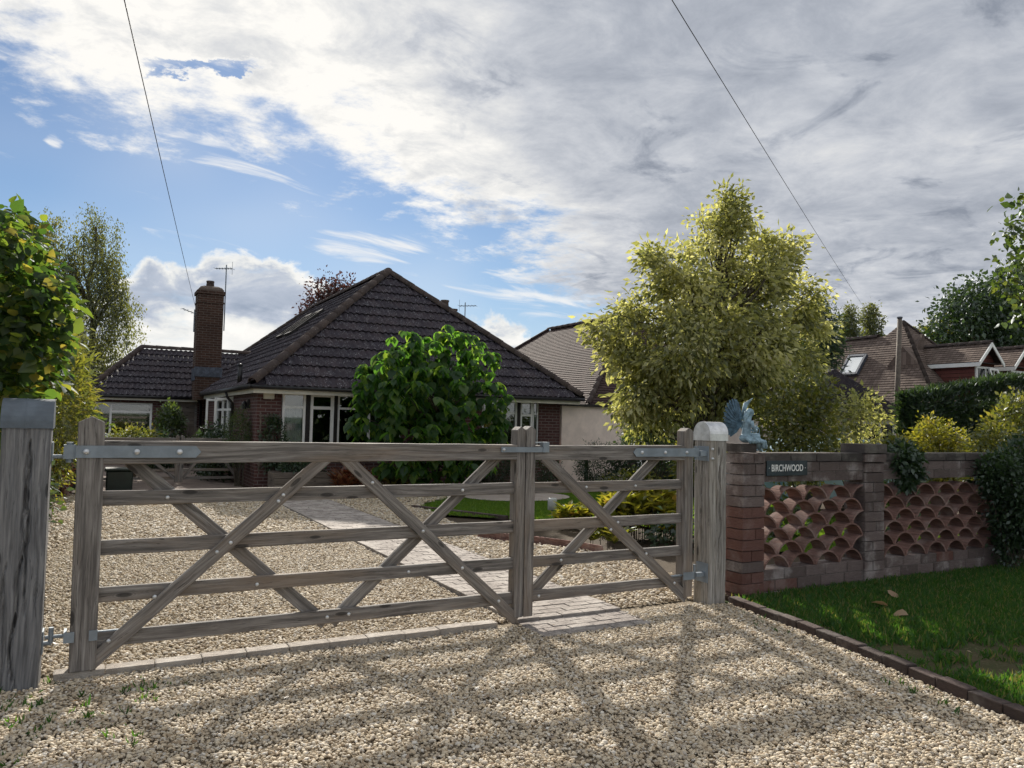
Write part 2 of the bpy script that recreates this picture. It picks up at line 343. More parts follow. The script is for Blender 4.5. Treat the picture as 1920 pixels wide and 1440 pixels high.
M_dark = flat_mat('dark_stained_timber', (.018, .015, .014), .6, 0, .3, 12)
M_render = flat_mat('pink_cream_render', (.86, .73, .65), .9, 0, .07, 3, .2, .25)
M_slate = flat_mat('dark_slate', (.022, .036, .045), .45, 0, .25, 18)
M_letter = flat_mat('white_lettering', (.78, .78, .76), .5, 0, .05, 30)
M_curtain = flat_mat('net_curtain', (.60, .64, .66), .9, 0, .05, 8)
M_copper = flat_mat('blue_grey_patina', (.24, .345, .415), .7, 0, .22, 18, .3, .2)
M_copper_d = flat_mat('dark_blue_patina', (.085, .145, .20), .7, 0, .3, 22, .3, .3)
M_binplas = flat_mat('dark_green_plastic', (.012, .022, .018), .45, 0, .2, 6)
M_conc = flat_mat('grey_concrete', (.36, .34, .31), .9, 0, .22, 14, .2, .4)
M_clear = flat_mat('frosted_glass_light', (.60, .62, .60), .25, 0, .1, 10)
M_flash = flat_mat('lead_flashing', (.09, .105, .135), .6, .3, .25, 10)
M_cable = flat_mat('black_cable', (.02, .02, .022), .6, 0, .1, 5)
M_rope = flat_mat('rope', (.12, .09, .07), .9, 0, .2, 40)
M_car = flat_mat('pale_blue_car_paint', (.30, .44, .52), .22, .3, .04, 3, .6, 0)
def glass_mat():
    m, n = new_mat('window_glass')
    fr = n('ShaderNodeFresnel', None, IOR=1.5).outputs[0]
    g = n('ShaderNodeBsdfGlossy', None, Roughness=0.02, Color=(.9, .92, .93, 1)); t = n('ShaderNodeBsdfTransparent', None, Color=(.75, .78, .78, 1))
    mx = n('ShaderNodeMixShader', None, Fac=n.math('MULTIPLY_ADD', fr, 1.0, .06, True)); n.t.links.new(t.outputs[0], mx.inputs[1]); n.t.links.new(g.outputs[0], mx.inputs[2])
    n('ShaderNodeOutputMaterial', None, Surface=mx.outputs[0]); return m
M_glass = glass_mat()
M_darkglass = flat_mat('dark_window_glass', (.012, .016, .018), .12, 0, .1, 2, .6, 0)
def brick_mat(name, c1, c2, mortar, bw=.225, rh=.075, ms=.010, vert_off=0.):
    m, n = new_mat(name); uv = n('ShaderNodeUVMap').outputs[0]
    b = n('ShaderNodeTexBrick', {'offset': .5}, Vector=uv, Color1=(*c1, 1), Color2=(*c2, 1), Mortar=(*mortar, 1), Scale=1.0)
    b.inputs['Mortar Size'].default_value = ms; b.inputs['Mortar Smooth'].default_value = .2; b.inputs['Brick Width'].default_value = bw; b.inputs['Row Height'].default_value = rh; b.inputs['Bias'].default_value = -.1
    a = n.noise(uv, 1.3, 6, .6); a2 = n.noise(uv, 30, 4, .6)
    c = n.mix(n.smooth(a, .4, .72, 0, .45), b.outputs['Color'], tuple(x*.55 for x in c1)); c = n.mix(n.smooth(a2, .45, .75, 0, .35), c, tuple(min(1, x*1.6) for x in c2))
    finish(n, c, .88, n.math('SUBTRACT', n.math('MULTIPLY', a2, .25), b.outputs['Fac']), .6, .008, spec=.2); return m
M_brick = brick_mat('red_house_brick', (.075, .036, .035), (.12, .058, .053), (.185, .155, .145))
M_brick_ch = brick_mat('brown_chimney_brick', (.047, .027, .021), (.078, .042, .031), (.125, .10, .085))
M_board = brick_mat('red_brown_cladding', (.13, .045, .038), (.16, .06, .05), (.03, .015, .013), 4.0, .14, .012)
M_plain = brick_mat('brown_plain_tiles', (.115, .086, .072), (.205, .158, .133), (.036, .028, .025), .165, .50, .006)
M_plain_n = brick_mat('dark_brown_plain_tiles', (.046, .029, .027), (.085, .055, .050), (.017, .012, .011), .165, .50, .006)
def roof_tile_mat(name, base, warm, lich):
    m, n = new_mat(name); v = world_pos(n); r_ = n('ShaderNodeObjectInfo').outputs['Random']
    a = n.noise(v, 2.2, 5, .6); b = n.noise(v, 42, 3, .65); c_ = n.noise(v, 7, 3, .6)
    col = n.mix(n.smooth(a, .4, .7), base, warm); col = n.mix(n.math('MULTIPLY', r_, .35), col, tuple(x*.55 for x in base))
    spots = n.math('MULTIPLY', n.smooth(b, .57, .63), n.smooth(c_, .42, .60))
    col = n.mix(n.math('MULTIPLY', spots, .8), col, lich)
    finish(n, col, .8, b, .4, .006, spec=.3); return m
M_tile = roof_tile_mat('dark_concrete_tile', (.034, .028, .038), (.054, .040, .046), (.36, .36, .38))
M_ridge = roof_tile_mat('brown_ridge_tile', (.060, .045, .042), (.09, .064, .055), (.22, .19, .17))
def block_mat(name, c1, c2, pale):
    m, n = new_mat(name); v = obj_vec(n); r_ = n('ShaderNodeObjectInfo').outputs['Random']; p = world_pos(n)
    rib = n.noise(n.vmath('MULTIPLY', v, (5, 5, 75)), 1.0, 4, .6); a = n.noise(p, 3.2, 6, .65); s_ = n.noise(v, 60, 4, .7)
    col = n.mix(r_, c1, c2); col = n.mix(n.smooth(rib, .38, .62, 0, .6), col, tuple(x*.5 for x in c1))
    col = n.mix(n.smooth(a, .48, .66, 0, .7), col, pale)
    col = n.mix(n.smooth(s_, .55, .8, 0, .4), col, tuple(x*.4 for x in c2))
    finish(n, col, .9, n.math('ADD', n.math('MULTIPLY', rib, 1.0), n.math('MULTIPLY', s_, .3)), .8, .012, spec=.2); return m
M_block = block_mat('grey_brown_walling_block', (.14, .108, .10), (.255, .20, .187), (.42, .38, .365))
M_block_red = block_mat('red_brown_walling_block', (.165, .082, .068), (.235, .125, .105), (.27, .20, .18))
M_coping = block_mat('dark_coping', (.08, .07, .066), (.14, .12, .112), (.20, .185, .165))
M_mortar = flat_mat('mortar', (.15, .13, .12), .95, 0, .3, 40)
M_terra = block_mat('terracotta', (.18, .105, .088), (.27, .155, .128), (.31, .235, .21))
M_paver = block_mat('buff_block_paver', (.34, .30, .275), (.45, .405, .37), (.51, .47, .43))
M_kerb = block_mat('dark_red_kerb', (.07, .055, .05), (.125, .09, .08), (.17, .15, .135))
M_sill = block_mat('pale_edging_stone', (.43, .38, .33), (.50, .45, .40), (.55, .51, .46))
def ground_mat(name, c1, c2, c3, scale=3., fine=40., bst=.5):
    m, n = new_mat(name); v = world_pos(n); a = n.noise(v, scale, 5, .6); b = n.noise(v, fine, 5, .65)
    col = n.mix(n.smooth(a, .35, .68), c1, c2); col = n.mix(n.smooth(b, .5, .72), col, c3)
    finish(n, col, .95, b, bst, .02, spec=.15); return m
M_soil = ground_mat('garden_soil', (.06, .045, .032), (.085, .065, .045), (.13, .11, .085))
M_gravelbase = ground_mat('gravel_bed', (.25, .205, .15), (.31, .26, .19), (.14, .11, .08), 5, 55, .8)
M_turf = ground_mat('turf', (.045, .052, .02), (.075, .062, .035), (.11, .09, .055), 2.2, 30)
M_field = ground_mat('far_ground', (.05, .08, .025), (.07, .09, .035), (.09, .085, .05), .3, 3)
M_patio = ground_mat('pale_paving', (.40, .34, .30), (.47, .41, .37), (.34, .29, .25), 4, 30)
M_terrace = ground_mat('terrace_paving', (.17, .135, .12), (.22, .18, .155), (.13, .105, .095), 4, 30)
def pebble_mat():
    m, n = new_mat('pebbles'); r_ = n('ShaderNodeObjectInfo').outputs['Random']; v = obj_vec(n)
    col = n.ramp(r_, [(0, (.25, .18, .115)), (.12, (.50, .40, .27)), (.28, (.64, .55, .405)), (.42, (.42, .35, .255)), (.56, (.67, .60, .48)), (.68, (.48, .38, .255)), (.80, (.34, .295, .235)), (.90, (.77, .725, .64)), (1, (.22, .175, .135))])
    a = n.noise(v, 45, 4, .6); col = n.mix(n.smooth(a, .4, .75, 0, .4), col, (.30, .23, .16))
    finish(n, col, .72, a, .3, .003, spec=.3); return m
M_pebble = pebble_mat()
def leaf_mat(name, stops, trans=.5, tcol=1.5, gloss=.06, rough=.45, ty=(1.15, 1.05, .45)):
    m, n = new_mat(name); a = n('ShaderNodeAttribute', {'attribute_name': 'rnd'}).outputs['Fac']
    r_ = n('ShaderNodeObjectInfo').outputs['Random']
    col = n.ramp(n.math('FRACT', n.math('ADD', a, n.math('MULTIPLY', r_, .999))) if False else a, stops)
    d = n('ShaderNodeBsdfDiffuse', None, Color=col, Roughness=.5)
    t = n('ShaderNodeBsdfTranslucent', None, Color=n.vmath('MULTIPLY', col, tuple(x*tcol for x in ty)))
    g = n('ShaderNodeBsdfGlossy', None, Roughness=rough, Color=(.9, .95, 1, 1))
    m1 = n('ShaderNodeMixShader', None, Fac=trans); n.t.links.new(d.outputs[0], m1.inputs[1]); n.t.links.new(t.outputs[0], m1.inputs[2])
    m2 = n('ShaderNodeMixShader', None, Fac=gloss); n.t.links.new(m1.outputs[0], m2.inputs[1]); n.t.links.new(g.outputs[0], m2.inputs[2])
    n('ShaderNodeOutputMaterial', None, Surface=m2.outputs[0]); return m
L_hedge = leaf_mat('hazel_leaf', [(0, (.014, .034, .010)), (.5, (.028, .056, .014)), (.85, (.065, .088, .02)), (1, (.12, .105, .03))], .5, 4.3, .03, .5)
L_maple = leaf_mat('variegated_maple_leaf', [(0, (.075, .09, .03)), (.3, (.19, .20, .07)), (.6, (.38, .375, .17)), (1, (.64, .61, .41))], .52, 1.5, .04, .5, (1.04, 1.03, .58))
L_catalpa = leaf_mat('broad_green_leaf', [(0, (.016, .05, .012)), (.6, (.035, .085, .02)), (1, (.085, .135, .03))], .5, 4.6, .025, .5)
L_birch = leaf_mat('birch_leaf', [(0, (.055, .072, .028)), (.6, (.10, .118, .046)), (1, (.16, .165, .075))], .5, 1.8)
L_dark = leaf_mat('dark_evergreen_leaf', [(0, (.016, .036, .015)), (.6, (.03, .06, .022)), (1, (.055, .092, .034))], .3, 1.8)
L_mid = leaf_mat('mid_green_leaf', [(0, (.03, .06, .016)), (.6, (.055, .09, .024)), (1, (.095, .12, .035))], .45, 1.8)
L_yellow = leaf_mat('golden_leaf', [(0, (.10, .115, .02)), (.5, (.20, .195, .03)), (.85, (.33, .29, .05)), (1, (.30, .19, .06))], .5, 1.4, .05, .45, (1.05, 1.05, .5))
L_gold_green = leaf_mat('yellow_green_leaf', [(0, (.06, .085, .018)), (.5, (.12, .14, .03)), (1, (.22, .20, .05))], .5, 1.6)
L_copper = leaf_mat('copper_leaf', [(0, (.022, .012, .012)), (1, (.07, .032, .024))], .35, 1.6, ty=(1.2, .7, .6))
L_red = leaf_mat('russet_leaf', [(0, (.09, .03, .018)), (.6, (.22, .08, .04)), (1, (.34, .22, .12))], .45, 1.4, ty=(1.2, .9, .6))
L_grass = leaf_mat('grass_blade', [(0, (.026, .078, .012)), (.6, (.042, .118, .02)), (.9, (.075, .14, .03)), (1, (.20, .17, .085))], .45, 1.7, .02, .6)
L_grass_lit = leaf_mat('sunlit_lawn_blade', [(0, (.06, .13, .016)), (.6, (.10, .19, .024)), (1, (.17, .23, .045))], .5, 2.4, .02, .6)  # lighter copy of the grass, sunlight on the lawn put into its colour
L_dry = leaf_mat('dead_leaf', [(0, (.30, .19, .10)), (1, (.42, .30, .19))], .3, 1.2, ty=(1, .9, .7))
L_flower = leaf_mat('white_flower', [(0, (.6, .58, .55)), (1, (.8, .78, .75))], .4, 1.0, ty=(1, 1, 1))
# scatter (gravel, turf): one object, geometry nodes on a cloud of points
def src_collection(name, meshes):
    c = bpy.data.collections.new(name)
    for i, me in enumerate(meshes): c.objects.link(bpy.data.objects.new(name+'_%02d' % i, me))
    return c
def scatter(name, P, rot, scl, coll, nsrc, mat_, kind='stuff'):
    me = bpy.data.meshes.new(name); me.vertices.add(len(P)); me.vertices.foreach_set('co', np.asarray(P, np.float32).ravel())
    for nm, arr in (('rot', rot), ('scl', scl)):
        a = me.attributes.new(nm, 'FLOAT_VECTOR', 'POINT'); a.data.foreach_set('vector', np.asarray(arr, np.float32).ravel())
    a = me.attributes.new('idx', 'INT', 'POINT'); a.data.foreach_set('value', rng.integers(0, nsrc, len(P)).astype(np.int32))
    me.materials.append(mat_)
    g = bpy.data.node_groups.new(name+'_scatter', 'GeometryNodeTree')
    g.interface.new_socket('Geometry', in_out='INPUT', socket_type='NodeSocketGeometry'); g.interface.new_socket('Geometry', in_out='OUTPUT', socket_type='NodeSocketGeometry')
    N = g.nodes; gi, go = N.new('NodeGroupInput'), N.new('NodeGroupOutput')
    ci = N.new('GeometryNodeCollectionInfo'); ci.inputs['Collection'].default_value = coll; ci.inputs['Separate Children'].default_value = True; ci.inputs['Reset Children'].default_value = True
    ip = N.new('GeometryNodeInstanceOnPoints'); ip.inputs['Pick Instance'].default_value = True
    def att(nm, t):
        q = N.new('GeometryNodeInputNamedAttribute'); q.data_type = t; q.inputs['Name'].default_value = nm; return q.outputs['Attribute']
    e = N.new('FunctionNodeEulerToRotation'); g.links.new(att('rot', 'FLOAT_VECTOR'), e.inputs[0])
    g.links.new(gi.outputs[0], ip.inputs['Points']); g.links.new(ci.outputs[0], ip.inputs['Instance']); g.links.new(att('idx', 'INT'), ip.inputs['Instance Index'])
    g.links.new(e.outputs[0], ip.inputs['Rotation']); g.links.new(att('scl', 'FLOAT_VECTOR'), ip.inputs['Scale']); g.links.new(ip.outputs[0], go.inputs[0])
    o = bobj(name, me); md = o.modifiers.new('scatter', 'NODES'); md.node_group = g; o['kind'] = kind; return o
def in_poly(P, poly):
    x, y = P[:, 0], P[:, 1]; c = np.zeros(len(P), bool); j = len(poly)-1
    for i in range(len(poly)):
        xi, yi = poly[i]; xj, yj = poly[j]
        c ^= ((yi > y) != (yj > y)) & (x < (xj-xi)*(y-yi)/(yj-yi+1e-12)+xi); j = i
    return c
def fill(poly, dens):
    a = np.array(poly); lo, hi = a.min(0), a.max(0); n = int((hi[0]-lo[0])*(hi[1]-lo[1])*dens)
    P = lo+rng.random((n, 2))*(hi-lo); return P[in_poly(P, poly)]
def sheet(name, poly, z, mat_, kind='structure'):
    mb = MB(); mb.add([(x, y, z) for x, y in poly], [list(range(len(poly)))])
    o = mb.build(name, mat_); me = o.data
    if me.polygons[0].normal.z < 0: me.flip_normals()
    o['kind'] = kind; return o
# ================================================================== GROUND
sheet('ground', [(-1500, -1500), (1500, -1500), (1500, 1500), (-1500, 1500)], -0.08, M_field)
sheet('garden_soil', [(-9, 0.3), (30, 0.3), (30, 34), (-9, 34)], -0.05, M_soil)
KERB = [(5.02, -0.12), (4.93, -0.6), (4.85, -1.1), (4.74, -1.62), (4.63, -2.1), (4.53, -2.55), (4.46, -2.95), (4.40, -3.4), (4.36, -4.0), (4.33, -4.6), (4.31, -5.4), (4.3, -6.4)]
FORE = [(-7, -9), (4.3, -9)] + KERB[::-1] + [(4.9, 0.12), (-7, 0.12)]
sheet('forecourt', FORE, -0.026, M_gravelbase)
DRIVE = [(-0.22, 0.12), (2.93, 0.12), (2.93, 11.4), (-0.62, 11.4), (-0.55, 8), (-0.36, 4)]
sheet('driveway', DRIVE, -0.022, M_gravelbase)
SIDE = [(3.98, 0.12), (5.25, 0.12), (5.6, 2.4), (4.7, 3.8), (5.0, 6.6), (5.5, 8.3), (4.0, 8.6)]
sheet('side_gravel', SIDE, -0.020, M_gravelbase)
BACK = [(3.98, 8.6), (5.5, 8.3), (7.2, 9.3), (7.0, 10.4), (4.0, 11.4)]
sheet('house_gravel', BACK, -0.018, M_gravelbase)
FLAWN = [(p[0]+.10, p[1]) for p in KERB] + [(16, -6.4), (16, -0.03), (5.14, -0.03)]
sheet('verge', FLAWN, -0.02, M_turf)
RLAWN = [(5.05, 6.6), (5.7, 5.9), (6.6, 5.25), (7.5, 4.3), (7.7, 1.5), (12.0, 1.3), (12.0, 9.9), (8.4, 9.8), (6.2, 8.8), (5.3, 7.8)]
sheet('lawn', RLAWN, -0.012, M_turf)
PATIO = [(7.75+1.15*math.cos(a*math.pi/18), 8.75+0.95*math.sin(a*math.pi/18)) for a in range(36)]
sheet('round_patio', PATIO, 0.012, M_patio)
sheet('house_terrace', [(-0.6, 11.42), (2.92, 11.42), (2.92, 15.0), (2.9, 21), (-0.8, 21)], -0.016, M_terrace)
# pebbles
def pebble_src():
    ms = []
    for i in range(8):
        bm = bmesh.new(); bmesh.ops.create_icosphere(bm, subdivisions=2 if i < 8 else 1, radius=1.0)
        a, b, c = random.uniform(.8, 1.25), random.uniform(.62, .95), random.uniform(.38, .62)
        off = Vector((random.random()*9, random.random()*9, 0))
        for v in bm.verts:
            k = 1+.16*math.sin(2.1*v.co.x+off.x)*math.cos(1.9*v.co.y+off.y)+random.uniform(-.05, .05)
            v.co = Vector((v.co.x*a*k, v.co.y*b*k, v.co.z*c))
        for f in bm.faces: f.smooth = True
        me = bpy.data.meshes.new('pebble'); bm.to_mesh(me); bm.free(); me.materials.append(M_pebble); ms.append(me)
    return ms
PEB = src_collection('pebble_shapes', pebble_src())
def gravel(name, poly, dens, size, z, cut=None):
    P = fill(poly, dens)
    if cut is not None: P = P[cut(P)]
    und = np.sin(P[:, 0]*2.3+1.1*np.sin(P[:, 1]*1.7))*np.cos(P[:, 1]*2.9+.8*np.sin(P[:, 0]*3.1)); fine_ = np.sin(P[:, 0]*9.7+3*und)*np.cos(P[:, 1]*11.3+2*und)
    kp_ = rng.random(len(P)) < .86+.14*und+.12*fine_; P, und = P[kp_], und[kp_]; n = len(P); zz = z+rng.random(n)*size*1.3+.005*und
    rot = np.stack([rng.normal(size=n)*.35, rng.normal(size=n)*.35, rng.random(n)*6.283], 1)
    s = size*np.exp(rng.normal(size=n)*.36).clip(.45, 2.0); 
    return scatter(name, np.column_stack([P, zz]), rot, np.repeat(s[:, None], 3, 1), PEB, 8, M_pebble)
def in_view(P): # keep only pebbles that the place in view can show
    x, y = P[:, 0], P[:, 1]+5.27; a = np.degrees(np.arctan2(x, y)); return (a > -12) & (a < 66) & (np.hypot(x, y) > 2.0)
gravel('forecourt_gravel', [(-2.2, -3.5), (4.33, -3.5)] + KERB[:8][::-1] + [(4.9, -0.02), (3.93, -.02), (3.93, -.40), (2.95, -.40), (2.95, -.04), (-2.2, -.04)], 6400, 0.0081, -0.018, in_view)
gravel('driveway_gravel', [(-0.22, 0.10), (2.93, 0.10), (2.93, 5.0), (-0.42, 5.0)], 4300, 0.0092, -0.018, in_view)
gravel('far_driveway_gravel', [(-0.42, 5.0), (2.93, 5.0), (2.93, 11.4), (-0.62, 11.4)], 1500, 0.015, -0.018, in_view)
gravel('side_gravel_stones', SIDE, 1700, 0.0140, -0.016, in_view)
gravel('house_gravel_stones', BACK, 1100, 0.016, -0.014, in_view)
# grass
def tuft_src(mat_, h, n=14, spread=.03, lean=.45):
    ms = []
    for i in range(5):
        P = np.column_stack([rng.normal(size=(n, 2))*spread, np.zeros(n)]); D = np.column_stack([rng.normal(size=(n, 2))*lean, np.ones(n)])
        V, tot, idx = leaf_arrays(P, D, unit(n)+1e-3, h*(.6+.6*rng.random(n)), (BLADE[0]*np.array([1, 1.4, 1]), BLADE[1]))
        ms.append(raw_mesh('tuft', V, tot, idx, mat_, np.repeat(rng.random(n), 5)))
    return ms
def turf(name, poly, dens, coll, z, mat_, s0=1.0, cut=None):
    P = fill(poly, dens)
    if cut is not None: P = P[cut(P)]
    n = len(P); rot = np.column_stack([np.zeros((n, 2)), rng.random(n)*6.283]); s = s0*(.65+.7*rng.random(n))
    return scatter(name, np.column_stack([P, np.full(n, z)]), rot, np.repeat(s[:, None], 3, 1), coll, 5, mat_)
T1 = src_collection('grass_tufts', tuft_src(L_grass, .055, 16)); T2 = src_collection('lawn_tufts', tuft_src(L_grass_lit, .04, 14, .04))
T3 = src_collection('weed_tufts', tuft_src(L_grass, .08, 6, .02, .6))
def worn(P):
    d = np.minimum(np.hypot((P[:, 0]-5.55)/1.05, (P[:, 1]+2.1)/.55), np.hypot((P[:, 0]-5.05)/.35, (P[:, 1]+1.7)/.9)+.1); d = d+.25*np.sin(P[:, 0]*7+2*P[:, 1])*np.cos(P[:, 1]*9); return rng.random(len(P)) < np.clip(d*1.4-.55, .05, 1)
turf('verge_grass', [(p[0]+.13, p[1]) for p in KERB[:9]] + [(11, -4.0), (11, -0.06), (5.17, -0.06)], 900, T1, -0.02, L_grass, 1.0, worn)
turf('lawn_grass', RLAWN, 420, T2, -0.012, L_grass_lit, 1.0, lambda P: np.hypot((P[:, 0]-7.75)/1.2, (P[:, 1]-8.75)/1.0) > 1)
wp = np.concatenate([np.column_stack([rng.normal(size=70)*.2-.45, -.45+rng.normal(size=70)*.25]), np.column_stack([rng.normal(size=45)*.3-.2, -.8+rng.normal(size=45)*.25]), np.column_stack([rng.normal(size=150)*.10-.12, -1.80+rng.normal(size=150)*.10]),
    np.column_stack([rng.normal(size=16)*.1+4.75, -1.0+rng.normal(size=16)*.25]), np.column_stack([rng.normal(size=14)*.1+4.35, -2.3+rng.normal(size=14)*.15]), np.column_stack([.35+rng.normal(size=20)*.1, -.4+rng.normal(size=20)*.12])])
nw = len(wp); scatter('gravel_weeds', np.column_stack([wp, np.full(nw, -.02)]), np.column_stack([np.zeros((nw, 2)), rng.random(nw)*6.28]), np.repeat((.25+.55*rng.random(nw))[:, None], 3, 1), T3, 5, L_grass_lit)
# kerb of the verge, block by block
kerb = structure(MB().box(5.02, 5.08, -.12, -.08, -.07, -.04).build('kerb', M_kerb))
kme = bevel_mesh(MB().box(-.5, .5, -.5, .5, -.5, .5).mesh('kerb_block', M_kerb), .04)
kp = [Vector((x, y, 0)) for x, y in KERB]; acc = 0; seglen = [(kp[i+1]-kp[i]).length for i in range(len(kp)-1)]
def along(poly, seg, t):
    for i, l in enumerate(seg):
        if t <= l: return poly[i].lerp(poly[i+1], t/l), (poly[i+1]-poly[i]).normalized()
        t -= l
    return poly[-1], (poly[-1]-poly[-2]).normalized()
t = 0.0
while t < sum(seglen)-.25:
    L = .225; p, d = along(kp, seglen, t+L/2); a = math.atan2(d.y, d.x)+random.uniform(-.025, .025)
    bobj('kerb_block', kme, Matrix.Translation((p.x+.045, p.y, -.008+random.uniform(-.010, .006))) @ Matrix.Rotation(a, 4, 'Z') @ Matrix.Diagonal((L-random.uniform(.004, .012), .085, .12, 1)), kerb); t += L
# pale edging stones under the gate
sill = structure(MB().box(-.14, 2.72, .03, .10, -.06, -.035).build('gate_threshold', M_sill))
sme = bevel_mesh(MB().box(-.5, .5, -.5, .5, -.5, .5).mesh('edging_stone', M_sill), .03)
x = -.15
while x < 2.70:
    L = min(.27, 2.76-x); bobj('edging_stone', sme, Matrix.Translation((x+L/2, .005+.015*x/2.7+random.uniform(-.004, .004), -.012+random.uniform(-.004, .004))) @ Matrix.Rotation(random.uniform(-.012, .012), 4, 'Z') @ Matrix.Diagonal((L-.005, .105, .075, 1)), sill); x += L
# block paved path
path = sheet('path', [(2.94, -.42), (3.96, -.42), (3.96, 11.5), (2.94, 11.5)], -.028, M_mortar)
pme = bevel_mesh(MB().box(-.5, .5, -.5, .5, -.5, .5).mesh('paver', M_paver), .035)
far = MB(); cnt = 0; row = 0; y = -.40
while y < 11.4:
    x = 2.95 - (.105 if row % 2 else 0)
    while x < 3.94:
        x0, x1 = max(x, 2.95), min(x+.21, 3.95)
        if x1-x0 > .03:
            if y < .05 and x0 < 3.0 and row % 3 == 0: pass
            M = Matrix.Translation(((x0+x1)/2, y+.0525, -.012+random.uniform(-.003, .003)+(-.022 if y < -.02 else 0))) @ Matrix.Rotation(random.uniform(-.012, .012), 4, 'Z') @ Matrix.Diagonal((x1-x0-.006, .099, .05, 1))
            if cnt < 296: bobj('paver', pme, M, path); cnt += 1
            else:
                j = random.uniform(-.003, .003); far.box(x0+.003, x1-.003, y+.003, y+.102, -.03, .011+j)
        x += .21
    y += .105; row += 1
stuff(far.build('far_pavers', M_paver, path))
px_ = [(2.72, -.36), (2.72, -.255), (2.72, -.15)]
# dark edging strips of the drive and the bed
edg = structure(MB().box(-.24, -.23, .2, .3, -.06, -.04).build('drive_edging', M_fence))
for i in range(44):
    f = i/43; p = Vector((-.27-.36*f, .25+11.2*f, 0)); q = Vector((-.27-.36*(f+.021), .25+11.2*(f+.021), 0))
    beam('edging_board', p+Vector((0, 0, .015+random.uniform(-.01, .01))), q+Vector((0, 0, .015)), .07, .035, M_fence, edg, seg=1)
bed = structure(MB().box(4.7, 4.72, 3.7, 3.72, -.06, -.04).build('bed_edging', M_terra))
bme = bevel_mesh(MB().prism([(-.05, 0), (.05, 0), (.05, .08), (.03, .105), (-.03, .105), (-.05, .08)], -.015, .015, 'y').mesh('edging_tile', M_terra), .004)
for i in range(24):
    f = i/23; bobj('edging_tile', bme, Matrix.Translation((4.62+.82*f+.12*math.sin(f*3), 4.05-1.55*f, -.03)) @ Matrix.Rotation(-1.08, 4, 'Z'), bed)
bed2 = structure(MB().box(5.2, 5.22, 6.2, 6.22, -.06, -.04).build('lawn_edging', M_kerb))
for i in range(12):
    f = i/12; g = (i+1)/12; P0 = Vector((5.02, 7.6, .0)).lerp(Vector((5.9, 5.7, .0)), f); P1 = Vector((5.02, 7.6, .0)).lerp(Vector((5.9, 5.7, .0)), g)
    beam('edging_block', P0, P0.lerp(P1, .97), .07, .09, M_kerb, bed2, seg=1)
# ================================================================== GATE
def stile(name, xc, w, t, z0, z1, peak, mat_, parent, yc=0.0, lean=0.0):
    mb = MB(); h = z1-z0-peak
    mb.prism([(0, -w/2), (0, w/2), (h*.5, w/2+.0015), (h, w/2), (h+peak, 0), (h, -w/2), (h*.5, -w/2-.001)], -t/2, t/2, 'z')
    mb.v = [(a, c, b) for a, b, c in mb.v]
    me = mb.mesh(name, mat_); bevel_mesh(me, .004)
    return bobj(name, me, frame_along((xc+lean, yc, z0), (xc, yc, z1), (1, 0, 0)), parent)
bolt_me = MB().lathe([(0.0, .009), (.006, .0085), (.010, .006), (.012, .002), (.012, -.003)], 10).mesh('bolt', M_bolt, True)
def bolt(x, y, z, parent, s=1.0):
    return bobj('bolt', bolt_me, Matrix.Translation((x, y, z)) @ Matrix.Rotation(math.pi/2, 4, 'X') @ Matrix.Scale(s, 4), parent)
ZR = [(1.31, .14, .115), (1.033, .088, .088), (.738, .088, .088), (.457, .088, .088), (.193, .09, .088)]
def strap(parent, x0, x1, z, y, point_left=False, mats=M_galv, hh=.036):
    s = MB(); tip = .03
    pr = [(x0, z-hh), (x1-tip, z-hh), (x1, z), (x1-tip, z+hh), (x0, z+hh)] if not point_left else [(x0+tip, z-hh), (x1, z-hh), (x1, z+hh), (x0+tip, z+hh), (x0, z)]
    o = s.prism(pr, y-.004, y+.004, 'y').build('hinge_strap', mats, parent); return o
gl = thing('field_gate', 'wide grey timber five-bar gate leaf hinged on the post with the dark lead cap', 'gate', (0, 0, .03), 'timber gate leaves at the drive entrance')
stile('hinge_stile', -.013, .142, .11, .03, 1.525, .035, M_wood, gl, 0, .012)
stile('lock_stile', 2.916, .074, .108, .05, 1.515, .03, M_wood, gl, 0, .006)
for k, (z, h0, h1) in enumerate(ZR):
    beam('top_rail' if k == 0 else 'rail', (.05, 0, z), (2.885, 0, z-(.0 if k else -.004)), h0, .104 if k == 0 else .036, M_wood, gl, h1, seg=12)
for (a, b, yy) in (((.02, .05), (1.40, 1.275), -.034), ((1.53, 1.275), (2.91, .03), -.034), ((.20, 1.26), (1.45, .14), .034), ((1.49, .14), (2.75, 1.275), .034)):
    beam('brace', (a[0], yy, a[1]), (b[0], yy, b[1]), .085, .03, M_wood, gl, seg=8)
sp = strap(gl, -.09, .60, 1.315, -.060)
for x in (-.035, .235, .475): bolt(x, -.064, 1.315, sp, 1.5)
MB().box(-.152, -.088, -.05, .012, 1.272, 1.355).tube([(-.12, -.02, 1.25), (-.12, -.02, 1.37)], .02, 10).build('hinge_eye', M_galv, gl)
MB().box(-.09, -.05, -.064, -.057, .205, .265).box(.025, .07, -.064, -.057, .205, .265).box(-.105, -.09, -.064, .05, .205, .265).tube([(-.2, 0, .235), (.22, 0, .235)], .011, 8).tube([(-.17, 0, .2), (-.17, 0, .29)], .014, 8).build('bottom_hinge', M_galv, gl)
for (x, z) in ((.42, 1.03), (1.09, .99), (1.73, 1.10), (.80, .735), (.72, .68), (2.12, .745), (.98, .45), (.37, .43), (2.03, .455), (2.44, .46), (1.45, .192), (1.60, .198), (.13, .19), (2.75, .19), (2.44, 1.03), (1.12, 1.03)):
    front = abs((z-.09)/(1.145)*1.30+.06-x) < .09 or abs(1.57+(1.235-z)/1.165*1.30-x) < .09
    bolt(x, -.050 if front else -.0185, z, gl, 1.05)
